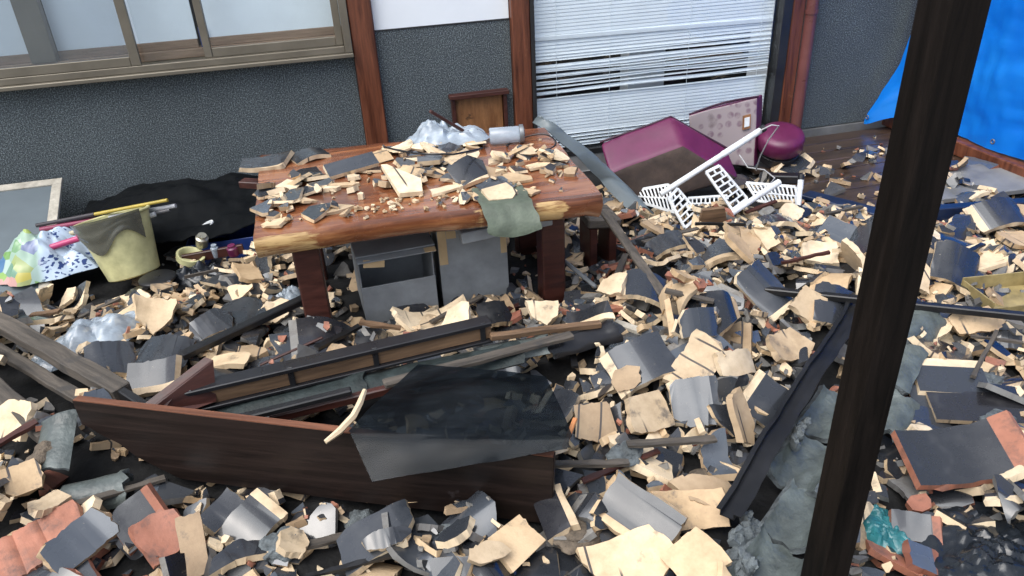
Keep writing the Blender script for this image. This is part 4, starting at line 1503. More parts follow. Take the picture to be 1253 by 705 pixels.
lc = Bq[1].lerp(Bq[2], 0.32).lerp(Bq[0].lerp(Bq[3], .32), 0.16)
ux, uy = (Bq[1] - Bq[0]).normalized(), (Bq[2] - Bq[1]).normalized()
bm = bmesh.new()
w_, h_ = 0.05, 0.085
q = [lc - ux * w_ / 2 - uy * h_ / 2, lc + ux * w_ / 2 - uy * h_ / 2, lc + ux * w_ / 2 + uy * h_ / 2, lc - ux * w_ / 2 + uy * h_ / 2]
extrude_poly(bm, [p - nb * 0.014 for p in q], nb * 0.008)
lb = finish('care_label', bm, M['hatch_wood'], back)
bm = bmesh.new()
extrude_poly(bm, [lc + (p - lc) * 0.66 - nb * 0.0165 for p in q], nb * 0.004)
finish('label_paper', bm, M['white_plastic'], lb)
block_poly([p for p in U] + [Bq[1] + off], 0.0)

cpt = P(957, 198, z=0.10)
rc = thing('round_cushion', cpt, 'round maroon cushion on a black base beside the rain pipe', 'cushion')
mt = Matrix.Translation(cpt + Vector((0.0, 0.06, 0.02))) @ Matrix.Rotation(R(16), 4, 'X') @ Matrix.Rotation(R(-6), 4, 'Y')
bm = bmesh.new()
lathe(bm, [(0.10, 0.06), (0.132, 0.065), (0.142, 0.08), (0.142, 0.15), (0.13, 0.172), (0.09, 0.182), (0.01, 0.185)], mt, 32)
finish('pad', bm, M['maroon'], rc, smooth=50)
bm = bmesh.new()
lathe(bm, [(0.07, -0.02), (0.128, 0.0), (0.13, 0.045), (0.11, 0.058)], mt, 32)
finish('base', bm, M['black_plastic'], rc, smooth=50)


rack = thing('shelf_rack', P(880, 262, z=0.12), 'collapsed white plastic lattice shelf rack in front of the maroon chair', 'rack')


def lattice(c4, rows, cols, th=0.012):
    """slotted shelf: frame, rails and staggered bars between four corners"""
    bm = bmesh.new()
    n = (c4[1] - c4[0]).cross(c4[3] - c4[0]).normalized()

    def q(u, v):
        return bilerp(c4, u, v)
    w = 0.011
    for r_ in range(rows + 1):
        v = r_ / rows
        ww = w * (1.4 if r_ in (0, rows) else 0.8)
        bar(bm, q(0, v), q(1, v), th, ww, up=n.cross((q(1, v) - q(0, v)).normalized()))
    for r_ in range(rows):
        for k in range(cols + 1):
            u = (k + (0.5 if r_ % 2 and 0 < k < cols else 0)) / cols
            if u > 1:
                continue
            a, b = q(u, r_ / rows), q(u, (r_ + 1) / rows)
            bar(bm, a, b, th * .8, 0.008 if 0 < k < cols else 0.013, up=n.cross((b - a).normalized()))
    return finish('shelf', bm, M['white_plastic'], rack)


def pole(a, b, r, cap_=None):
    bm = bmesh.new()
    tube(bm, [a, a.lerp(b, .62), a.lerp(b, .621), b], [r, r, r * 1.14, r * 1.14], 16)
    o = finish('pole', bm, M['white_plastic'], rack, smooth=40)
    if cap_:
        bm = bmesh.new()
        d = (b - a).normalized()
        tube(bm, [b + d * .001, b + d * 0.03], r * 1.25, 14)
        finish('cap', bm, M['black_plastic'], o, smooth=40)


pole(P(808, 238, z=.20), P(930, 160, z=.46), 0.016, True)
pole(P(893, 263, z=.16), P(953, 223, z=.24), 0.016)
pole(P(977, 252, z=.12), P(980, 220, z=.25), 0.014, True)
lattice([P(864, 211, z=.34), P(880, 203, z=.36), P(914, 243, z=.19), P(896, 257, z=.17)][::1], 7, 2)
lattice([P(818, 243, z=.22), P(829, 231, z=.24), P(856, 263, z=.13), P(838, 279, z=.11)], 6, 2)
lattice([P(913, 224, z=.20), P(973, 229, z=.18), P(977, 252, z=.10), P(927, 246, z=.12)], 2, 11)
lattice([P(777, 233, z=.14), P(818, 226, z=.19), P(826, 260, z=.11), P(786, 248, z=.08)], 2, 9)
lattice([P(842, 243, z=.12), P(890, 240, z=.14), P(890, 257, z=.08), P(842, 257, z=.08)], 2, 9)
block_poly([P(780, 248, z=.08), P(975, 252, z=.1), P(960, 225, z=.1), P(785, 232, z=.1)])
# grey cables hanging round the rack
pts = [P(905, 190, z=.20), P(915, 205, z=.16), P(935, 208, z=.17), P(948, 218, z=.13), P(940, 228, z=.11), P(915, 232, z=.10)]
bm = bmesh.new()
tube(bm, [pts[0].lerp(pts[1], .5) if 0 else p for p in pts], 0.0045, 7)
o = finish('cable', bm, M['cable'], smooth=60)
tag(o, 'loose pale grey cable looped between rack and round cushion', 'cable')
pts = [P(930, 160, z=.47), P(944, 153, z=.50), P(953, 154, z=.49), P(940, 172, z=.40), P(930, 192, z=.28), P(925, 208, z=.17)]
bm = bmesh.new()
tube(bm, pts, 0.004, 7)
o = finish('cable', bm, M['cable'], smooth=60)
tag(o, 'thin grey cable hanging down from the white pole end', 'cable')
# red and black flat box and the leaning tan board
bm = bmesh.new()
box(bm, P(962, 218, z=.09), (0.20, 0.07, 0.05), Matrix.Rotation(R(-25), 3, 'Z'), bev=0.006)
o = finish('flat_case', bm, [M['black_plastic']])
tag(o, 'small black flat case lying beside the round cushion', 'case')
tb_ = [P(853, 279, z=.14), P(890, 274, z=.14), P(887, 255, z=.24), P(860, 258, z=.24)]
bm = bmesh.new()
extrude_poly(bm, tb_, Vector((0.004, 0.016, 0.006)))
o = finish('tan_panel', bm, M['tan_wood'])
tag(o, 'small tan wooden panel standing against the white rack', 'panel')

# ------------------------------------------------------------------ wet grey mat hanging from the back corner of the table
mp = [(P(652, 150, z=.60), P(668, 152, z=.60)), (P(668, 160, z=.58), P(700, 172, z=.50)), (P(705, 190, z=.44), P(742, 205, z=.33)), (P(735, 222, z=.27), P(775, 236, z=.19)), (P(772, 262, z=.11), P(800, 262, z=.09))]


def mat_fn(u, v):
    k = min(int(v * 4), 3)
    f = v * 4 - k
    f = f * f * (3 - 2 * f) * 0.35 + f * 0.65
    a = mp[k][0].lerp(mp[k + 1][0], f)
    b = mp[k][1].lerp(mp[k + 1][1], f)
    p = a.lerp(b, u)
    p.z += 0.04 * math.sin(u * math.pi) + 0.012 * noise.noise(Vector((u * 3, v * 9, 1)))
    return p


o = sheet('grey_mat', mat_fn, 14, 44, 0.008, M['felt_grey'], smooth=70)
tag(o, 'wet grey rubber mat sliding off the back corner of the table', 'mat')

# ------------------------------------------------------------------ broken roof tiles: a library of fragments
THICK = 0.021


def clip(poly, p, n):
    out = []
    for i in range(len(poly)):
        a, b = poly[i], poly[(i + 1) % len(poly)]
        da, db = (a[0] - p[0]) * n[0] + (a[1] - p[1]) * n[1], (b[0] - p[0]) * n[0] + (b[1] - p[1]) * n[1]
        if da >= 0:
            out.append(a)
        if da * db < 0:
            t = da / (da - db)
            out.append((a[0] + (b[0] - a[0]) * t, a[1] + (b[1] - a[1]) * t))
    return out


def fragment_outline(rg, size, cuts):
    """a piece broken out of a tile of about 0.30 x 0.27 m: straight factory edges where left, ragged breaks elsewhere"""
    hw, hl = 0.15, 0.135
    for _ in range(60):
        poly = [(-hw, -hl), (hw, -hl), (hw, hl), (-hw, hl)]
        cx, cy = rg.uniform(-hw, hw), rg.uniform(-hl, hl)
        for k in range(cuts):
            a = rg.uniform(0, 2 * math.pi)
            dd = size * rg.uniform(0.32, 0.62)
            poly = clip(poly, (cx + math.cos(a) * dd, cy + math.sin(a) * dd), (-math.cos(a), -math.sin(a)))
            if len(poly) < 3:
                break
        if len(poly) < 3:
            continue
        w = max(p[0] for p in poly) - min(p[0] for p in poly)
        l = max(p[1] for p in poly) - min(p[1] for p in poly)
        if 0.55 * size < max(w, l) < 1.35 * size and min(w, l) > 0.3 * size:
            break
    out = []
    for i in range(len(poly)):
        a, b = poly[i], poly[(i + 1) % len(poly)]
        ln = math.hypot(b[0] - a[0], b[1] - a[1])
        if ln < 0.006:
            continue
        out.append(a)
        factory = (abs(abs(a[0]) - hw) < 1e-6 and abs(a[0] - b[0]) < 1e-6) or (abs(abs(a[1]) - hl) < 1e-6 and abs(a[1] - b[1]) < 1e-6)
        if not factory and ln > 0.035:
            nx, ny = -(b[1] - a[1]) / ln, (b[0] - a[0]) / ln
            m = 2 if ln < 0.09 else 4
            bow = rg.uniform(-0.06, 0.06) * ln
            for k in range(1, m):
                t = k / m + rg.uniform(-.1, .1)
                j = rg.uniform(-.025, .025) * ln + bow * math.sin(math.pi * t)
                out.append((a[0] + (b[0] - a[0]) * t + nx * j, a[1] + (b[1] - a[1]) * t + ny * j))
    return out


def tile_profile(style):
    if style == 'rib':
        return lambda x: -0.007 * (math.exp(-((x + 0.045) / 0.008) ** 2) + math.exp(-((x - 0.03) / 0.008) ** 2))
    if style == 's':
        return lambda x: 0.036 * math.sin(x / 0.15 * math.pi * 0.9) - 0.008 * (x > 0.12)
    if style == 'arc':
        return lambda x: 0.045 - 2.3 * x * x
    if style == 'lip':
        return lambda x: 0.9 * x * x if x < 0.05 else 0.00225 + 0.25 * (x - 0.05) + 1.5 * (x - 0.05) ** 2
    return lambda x: -1.0 * x * x


def shard_mesh(rg, outline, style, body, rim=None, thick=THICK, nstrip=5):
    """thick curved fragment; slot 0 glaze (top), slot 1 bare clay (bottom, breaks, rim band)"""
    prof = tile_profile(style)
    bm = bmesh.new()
    f = bm.faces.new([bm.verts.new((x, y, 0)) for x, y in outline])
    if f.normal.z < 0 or f.calc_area() < 0:
        pass
    bm.normal_update()
    if f.normal.z < 0:
        f.normal_flip()
    x0, x1 = min(p[0] for p in outline), max(p[0] for p in outline)
    if style != 'flat' or True:
        ns = max(2, int((x1 - x0) / (0.009 if style == 'rib' else 0.024))) if style != 'flat' else 1
        for k in range(1, ns):
            x = x0 + (x1 - x0) * k / ns
            bmesh.ops.bisect_plane(bm, geom=bm.verts[:] + bm.edges[:] + bm.faces[:], plane_co=(x, 0, 0), plane_no=(1, 0, 0))
    if rim:
        bmesh.ops.bisect_plane(bm, geom=bm.verts[:] + bm.edges[:] + bm.faces[:], plane_co=(rim[0], rim[1], 0), plane_no=(rim[2], rim[3], 0))
    bmesh.ops.triangulate(bm, faces=bm.faces[:])
    tv = [v.co.copy() for v in bm.verts]
    for i, v in enumerate(bm.verts):
        v.index = i
    tris = [[v.index for v in f.verts] for f in bm.faces]
    bedge = []
    for e in bm.edges:
        if len(e.link_faces) == 1:
            l = e.link_loops[0]
            bedge.append((l.vert.index, l.link_loop_next.vert.index))
    bm.free()
    # surface normals of the profile give the thickness direction; the lower side is slightly larger and ragged
    n = len(tv)
    rim_lift = {}
    V, F, MI = [], [], []
    cx, cy = sum(p.x for p in tv) / n, sum(p.y for p in tv) / n
    border = {a for a, b in bedge}
    for i, p in enumerate(tv):
        ch_ = rg.uniform(0, 0.006) * min(1.0, max(abs(p.x - cx), abs(p.y - cy)) / 0.05) if i in border and rg.random() < 0.7 else 0.0
        dd = math.hypot(p.x - cx, p.y - cy) + 1e-6
        V.append((p.x - (p.x - cx) / dd * ch_, p.y - (p.y - cy) / dd * ch_, prof(p.x) - ch_ * 0.35))
    for i, p in enumerate(tv):
        dz = (prof(p.x + 1e-3) - prof(p.x - 1e-3)) / 2e-3
        nn = Vector((-dz, 0, 1)).normalized() * thick
        k = 1.0
        jx = jy = 0.0
        if i in border:
            k = 1 + rg.uniform(-0.03, 0.05)
            jx, jy = rg.uniform(-.003, .003), rg.uniform(-.003, .003)
        V.append((cx + (p.x - cx) * k - nn.x + jx, cy + (p.y - cy) * k + jy, prof(p.x) - nn.z))
    for t in tris:
        F.append(tuple(t))
        m = 0
        if rim:
            c = [sum(tv[i][k] for i in t) / 3 for k in (0, 1)]
            if (c[0] - rim[0]) * rim[2] + (c[1] - rim[1]) * rim[3] > 0:
                m = 1
        MI.append(m)
        F.append((t[2] + n, t[1] + n, t[0] + n))
        MI.append(1)
    for a, b in bedge:
        F.append((b, a, a + n))
        F.append((b, a + n, b + n))
        MI += [1, 1]
    V = np.array(V)
    c = (V.min(0) + V.max(0)) / 2
    UV = V[:, :2].copy()
    V = V - c
    return dict(V=V, F=np.array(F, int), M=np.array(MI, int), UV=UV, n=n, body=body, style=style, ext=V.max(0) - V.min(0))


def to_mesh(name, d, tints=None):
    me = bpy.data.meshes.new(name)
    nv, nf = len(d['V']), len(d['F'])
    me.vertices.add(nv)
    me.vertices.foreach_set('co', d['V'].astype(np.float32).ravel())
    me.loops.add(nf * 3)
    me.loops.foreach_set('vertex_index', d['F'].astype(np.int32).ravel())
    me.polygons.add(nf)
    me.polygons.foreach_set('loop_start', (np.arange(nf) * 3).astype(np.int32))
    me.polygons.foreach_set('material_index', d['M'].astype(np.int32))
    me.update(calc_edges=True)
    uv = me.uv_layers.new(name='UVMap')
    uv.data.foreach_set('uv', d['UV'][d['F'].ravel()].astype(np.float32).ravel())
    if tints is not None:
        at = me.attributes.new('tint', 'FLOAT', 'POINT')
        at.data.foreach_set('value', tints.astype(np.float32))
    me.shade_smooth()
    me.set_sharp_from_angle(angle=R(32))
    return me


def slots(me, body):
    me.materials.append(M['glaze'])
    me.materials.append(M[body])


LIB = {'s': [], 'm': [], 'l': []}
lr = random.Random(5)
for key, size, cnt, cuts in (('s', 0.055, 30, 6), ('m', 0.115, 56, 5), ('l', 0.20, 40, 4)):
    for k in range(cnt):
        style = lr.choice(('flat', 'arc', 'lip', 's', 'arc', 's')) if key != 's' else lr.choice(('flat', 'arc'))
        ol = fragment_outline(lr, size * lr.uniform(0.75, 1.25), cuts)
        if lr.random() < 0.28:
            sq = lr.uniform(0.38, 0.6)
            ol = [(x, y * sq) for x, y in ol] if style == 'flat' else [(x * sq, y) for x, y in ol]
        rim = None
        if key != 's' and lr.random() < 0.4:
            q = lr.choice(ol)
            a = math.atan2(q[1], q[0])
            xs_ = [p[0] for p in ol]
            if lr.random() < .5:
                rim = (max(xs_) - 0.028, 0, 1, 0)
            else:
                ys_ = [p[1] for p in ol]
                rim = (0, min(ys_) + 0.03, 0, -1)
        LIB[key].append(shard_mesh(lr, ol, style, 'cream', rim, thick=THICK * lr.uniform(0.8, 1.25)))

PIECES = []          # dict(lib, mat(4x4), body, key, tint, xy, hero)
OWNER = -np.ones((NX, NY), int)


def sample_idx(d, step=1):
    return d['V']


def lay(d, x, y, yaw, flip, tilt, trax, Hm=None, key='m', body='cream', sink=0.25, force=False, base=None, on_table=False):
    """lay a fragment on whatever lies there: follow the slope below it, rest on the high points, raise the field"""
    Hm = H if Hm is None else Hm
    V = d['V']
    Rm = Matrix.Rotation(yaw, 3, 'Z')
    if flip:
        Rm = Rm @ Matrix.Rotation(math.pi, 3, 'X')
    W = V @ np.array(Rm).T
    r = max(d['ext'][0], d['ext'][1]) / 2
    # fine footprint: vertices plus points between them and the centre
    S = np.vstack([W, W * 0.66, W * 0.33])
    ix = ((x + S[:, 0] - GX0) / GS).astype(int)
    iy = ((y + S[:, 1] - GY0) / GS).astype(int)
    if ix.min() < 0 or iy.min() < 0 or ix.max() >= NX or iy.max() >= NY:
        return None
    if not force and BLOCK[ix, iy].mean() > 0.16:
        return None
    hh = Hm[ix, iy]
    A = np.c_[S[:, 0], S[:, 1], np.ones(len(S))]
    co, *_ = np.linalg.lstsq(A, hh, rcond=None)
    g = np.clip(co[:2], -0.55, 0.55) * 0.85
    nrm = Vector((-g[0], -g[1], 1)).normalized()
    Q = Vector((0, 0, 1)).rotation_difference(nrm).to_matrix()
    Tm = Matrix.Rotation(tilt, 3, Vector((math.cos(trax), math.sin(trax), 0)))
    Rf = Tm @ Q @ Rm
    W = V @ np.array(Rf).T
    S = np.vstack([W, W * 0.66])
    ix = np.clip(((x + S[:, 0] - GX0) / GS).astype(int), 0, NX - 1)
    iy = np.clip(((y + S[:, 1] - GY0) / GS).astype(int), 0, NY - 1)
    hh = Hm[ix, iy]
    # half of the points are the lower face
    lift = hh - S[:, 2]
    q = np.quantile(lift, 1 - sink * 0.22)
    z = q + 0.0005 if base is None else base
    mtx = np.eye(4)
    mtx[:3, :3] = np.array(Rf)
    mtx[:3, 3] = (x, y, z)
    # raise the field under the piece (dense points)
    Wt = W
    for f in (1.0, 0.8, 0.6, 0.4, 0.2):
        jx = np.clip(((x + Wt[:, 0] * f - GX0) / GS).astype(int), 0, NX - 1)
        jy = np.clip(((y + Wt[:, 1] * f - GY0) / GS).astype(int), 0, NY - 1)
        np.maximum.at(Hm, (jx, jy), z + Wt[:, 2] * f)
        if not on_table:
            OWNER[jx, jy] = len(PIECES)
    c, s_, dep = proj((x, y, z))
    PIECES.append(dict(d=d, m=mtx, body=body, key=key, tint=rnd.random(), x=x, y=y, z=z, px=c, py=s_, dep=dep, up='cream' if flip else 'dark', table=on_table, hero=None))
    return PIECES[-1]


def red_zone(px, py):
    return (px < 130 and py > 640) or (140 < px < 240 and py > 610) or (1090 < px < 1160 and py > 600) or (720 < px < 800 and 270 < py < 330)


def density_ok(x, y):
    """where the rubble lies (and how thickly)"""
    px, py, dep = proj((x, y, 0.1))
    if px < -60 or px > 1313 or py > 790 or dep < 0.4:
        return 0
    # clean floor of the deck and along the wall
    if y > 4.15:
        return 0
    edge = 3.62 - 0.12 * math.sin(x * 3) if x > 1.5 else 3.85
    if x > 2.0 and y > edge - 0.25 * (x > 2.6) - 0.1:
        return 0.16
    if -0.30 < x < 1.0 and 2.95 < y < 3.75:
        return 0.18
    if x < -0.3 and y > 3.55:
        return 0.6
    if px > 1150 and py > 630:
        return 0.10
    if x > 3.5:
        return 0.1
    return 1.0


def scatter(n, keys, up_bias, smin, tiltsd, rg):
    made = 0
    tries = 0
    while made < n and tries < n * 8:
        tries += 1
        # even over the picture's ground, denser per metre close by is not needed
        x, y = rg.uniform(-2.3, 3.8), rg.uniform(0.75, 4.1)
        if rg.random() > density_ok(x, y) * min(1.0, max(0.62, (proj((x, y, 0.1))[2] - 0.4) / 2.4)):
            continue
        key = rg.choice(keys)
        d = rg.choice(LIB[key])
        px, py, dep = proj((x, y, .15))
        body = 'red' if (red_zone(px, py) and rg.random() < 0.6) or rg.random() < 0.03 else ('grey' if rg.random() < 0.27 else 'cream')
        flip = rg.random() < up_bias
        if lay(d, x, y, rg.uniform(0, 2 * math.pi), flip, abs(rg.gauss(0, R(tiltsd))), rg.uniform(0, 2 * math.pi), key=key, body=body, sink=rg.uniform(0.3, 1.0)):
            made += 1


sr = random.Random(21)
scatter(2100, 'sssm', 0.36, 0, 15, sr)
scatter(600, 'mml', 0.27, 0, 22, sr)
scatter(1150, 'mmsss', 0.32, 0, 20, sr)


for _ in range(3000):
    x, y = sr.uniform(-2.2, 3.8), sr.uniform(0.8, 4.3)
    if sr.random() > density_ok(x, y) + 0.1:
        continue
    d0 = sr.choice(LIB['s'])
    d1 = dict(d0)
    d1['V'] = d0['V'] * sr.uniform(0.25, 0.6)
    d1['ext'] = d1['V'].max(0) - d1['V'].min(0)
    lay(d1, x, y, sr.uniform(0, 6.28), sr.random() < .6, abs(sr.gauss(0, 0.25)), sr.uniform(0, 6.28), key='t', body=sr.choice(('cream', 'cream', 'grey', 'red')), sink=0.4)
LATH_SPOTS = [(120, 372, 20), (60, 395, -20), (420, 440, 40), (250, 345, 10), (470, 430, -15), (640, 372, 30), (700, 350, -35), (820, 300, 10), (880, 290, 160), (760, 330, 60), (980, 350, -10), (1030, 270, 15), (930, 262, 5), (1180, 340, 20), (1215, 430, -40), (1200, 450, 35), (820, 560, -10), (760, 575, 5), (720, 590, -8), (400, 650, 12), (430, 690, -6), (20, 580, 30), (140, 610, 15), (700, 440, 80), (840, 410, -30), (560, 388, 25)]
LATHS = []
for (px, py, yw) in LATH_SPOTS:
    p = P(px, py, z=0.12)
    i, j = cell(p.x, p.y)
    ln = sr.uniform(0.14, 0.34)
    a = R(yw)
    d2 = Vector((math.cos(a), math.sin(a), 0)) * ln / 2
    e0, e1 = p - d2, p + d2
    for e in (e0, e1):
        i, j = cell(e.x, e.y)
        e.z = float(H[max(i - 3, 0):i + 4, max(j - 3, 0):j + 4].max()) + 0.012
    lo_ = min(e0.z, e1.z)
    e0.z, e1.z = min(e0.z, lo_ + 0.035), min(e1.z, lo_ + 0.035)
    bm = bmesh.new()
    bar(bm, e0, e1, sr.uniform(0.012, 0.03), sr.uniform(0.007, 0.014), bev=0.0)
    bmesh.ops.subdivide_edges(bm, edges=[e for e in bm.edges if e.calc_length() > 0.1], cuts=6)
    for v in bm.verts:
        v.co += Vector([0.004 * noise.noise(v.co * 30 + Vector((7 * k, 0, 0))) for k in range(3)])
    mname = sr.choice(('old_wood', 'old_wood', 'tan_wood', 'red_wood', 'dark_metal'))
    LATHS.append((align(finish('wood_splinter', bm, M[mname]), e1 - e0), mname, p, px, py))
    for k in range(20):
        q = e0.lerp(e1, k / 19)
        i, j = cell(q.x, q.y)
        H[i, j] = max(H[i, j], q.z + 0.006)

# clods of roof clay and mortar among the shards
for (px, py, r, mm, lab) in ((765, 560, .045, 'mortar_rough', 'grey mortar clod on the slope right of the board'), (705, 655, .05, 'clod', 'brown clay clod next to the small blue-grey tile'), (860, 590, .035, 'clod', 'brown clay clod left of the lower gutter'), (345, 672, .06, 'mortar_rough', 'grey mortar clod lying below the big board'), (180, 345, .05, 'clod', 'dark clay clod in front of the bin'), (440, 640, .05, 'mortar_rough', 'flattish mortar clod close under the board'), (60, 560, .05, 'clod', 'brown clay clod at the end of the rotten timber'), (560, 655, .05, 'mortar_rough', 'dark mortar clod in front of the right half of the board'), (1205, 470, .05, 'mortar_rough', 'grey mortar clod on the sliding tile stack'), (1225, 520, .045, 'mortar_rough', 'grey mortar clod behind the glossy black tile')):
    p = P(px, py, z=0.12)
    i, j = cell(p.x, p.y)
    z_ = float(H[max(i - 4, 0):i + 5, max(j - 4, 0):j + 5].mean())
    p = P(px, py, z=z_)
    bm = bmesh.new()
    bmesh.ops.create_icosphere(bm, subdivisions=4, radius=r)
    sx_, sy_, sz_ = sr.uniform(0.9, 1.5), sr.uniform(0.8, 1.2), sr.uniform(0.45, 0.7)
    for v in bm.verts:
        q = v.co.copy()
        k = 1 + 0.45 * noise.noise(q * 18 + Vector((px, 0, 0))) + 0.25 * noise.noise(q * 45 + Vector((px, 1, 0))) + 0.12 * noise.noise(q * 110)
        v.co = Vector((q.x * sx_ * k, q.y * sy_ * k, q.z * sz_ * k)) + Vector((p.x, p.y, z_ + r * 0.25))
    tag(finish('mortar_clod' if mm != 'clod' else 'clay_clod', bm, M[mm], smooth=40), lab, 'clod')
    for di in range(-3, 4):
        for dj in range(-3, 4):
            H[min(max(i + di, 0), NX - 1), min(max(j + dj, 0), NY - 1)] += r * 0.5

# ------------------------------------------------------------------ the larger pieces one can pick out, each where it lies
def surface(px, py, z0=0.15):
    z = z0
    for _ in range(10):
        p = P(px, py, z=z)
        i, j = cell(p.x, p.y)
        z = 0.5 * z + 0.5 * float(H[i, j])
    return P(px, py, z=z)


hr = random.Random(77)


def hero(px, py, wpx, hpx, yaw, up, shape='quad', style='arc', rim=None, body='cream', tilt=8, trax=0, label=None, thick=None, dz=0.0, base=None, extra=0.0):
    p = surface(px, py)
    _, _, dep = proj(p)
    w = wpx * dep / FPX * 0.97
    ln = hpx * dep / FPX / 0.72 * 0.97
    hw, hl = w / 2, ln / 2
    if shape == 'quad':
        ol = [(-hw, -hl), (hw * .9, -hl), (hw, -hl * .7), (hw, hl), (-hw * .7, hl), (-hw, hl * .8)]
    elif shape == 'rect':
        ol = [(-hw, -hl), (hw, -hl), (hw, hl), (-hw, hl)]
    elif shape == 'tri':
        ol = [(-hw, -hl * .6), (-hw * .2, -hl), (hw * .8, -hl * .7), (hw, -hl * .2), (hw * .1, hl), (-hw * .5, hl * .5)]
    elif shape == 'pent':
        ol = [(-hw, -hl), (hw, -hl * .9), (hw * .85, hl * .2), (hw * .1, hl), (-hw * .75, hl * .25)]
    elif shape == 'trap':
        ol = [(-hw, -hl * .7), (hw * .55, -hl), (hw, hl * .35), (hw * .5, hl), (-hw * .85, hl * .8)]
    else:
        ol = [(math.cos(a) * hw * hr.uniform(.75, 1), math.sin(a) * hl * hr.uniform(.75, 1)) for a in [2 * math.pi * k / 7 + hr.uniform(-.2, .2) for k in range(7)]]
    if shape != 'pent' and thick is None:
        for _ in range(2 if shape == 'quad' else 1):
            if hr.random() < (0.45 if rim else 0.65):
                a = math.atan2(hl * hr.choice((-1, 1)), hw * hr.choice((-1, 1))) + hr.uniform(-.3, .3)
                dd = math.hypot(hw, hl) * hr.uniform(0.68, 0.9)
                ol2 = clip(ol, (math.cos(a) * dd, math.sin(a) * dd), (-math.cos(a), -math.sin(a)))
                if len(ol2) >= 3:
                    ol = ol2
    jo = []
    for i in range(len(ol)):
        a, b = ol[i], ol[(i + 1) % len(ol)]
        jo.append(a)
        L_ = math.hypot(b[0] - a[0], b[1] - a[1])
        if L_ > 0.05 and thick is None and hr.random() < (0.9 if shape != 'rect' else 0.6):
            for t in (0.2, 0.42, 0.6, 0.82):
                j = hr.uniform(-.016, .016) * L_
                jo.append((a[0] + (b[0] - a[0]) * t + j * (b[1] - a[1]) / L_, a[1] + (b[1] - a[1]) * t - j * (b[0] - a[0]) / L_))
    rm = None
    if rim:
        rw = max(0.022, 0.16 * w)
        rm = {'all': (-9, 0, 1, 0), '+x': (hw - rw, 0, 1, 0), '-x': (-hw + rw, 0, -1, 0), '+y': (0, hl - rw, 0, 1), '-y': (0, -hl + rw, 0, -1)}[rim]
    if style == 'flat' and thick is None and hr.random() < 0.6:
        style = 'arc' if hr.random() < .6 else 'lip'
    d = shard_mesh(hr, jo, style, body, rm, thick=thick or THICK * 1.15)
    rec = lay(d, p.x, p.y, R(yaw), up == 'cream', R(tilt * (hr.uniform(0.9, 1.5) if thick is None else 1)), R(trax + (hr.uniform(-50, 50) if thick is None else 0)), key='h', body=body, sink=0.25, force=True, base=base)
    if rec:
        rec['hero'] = label or True
    return rec


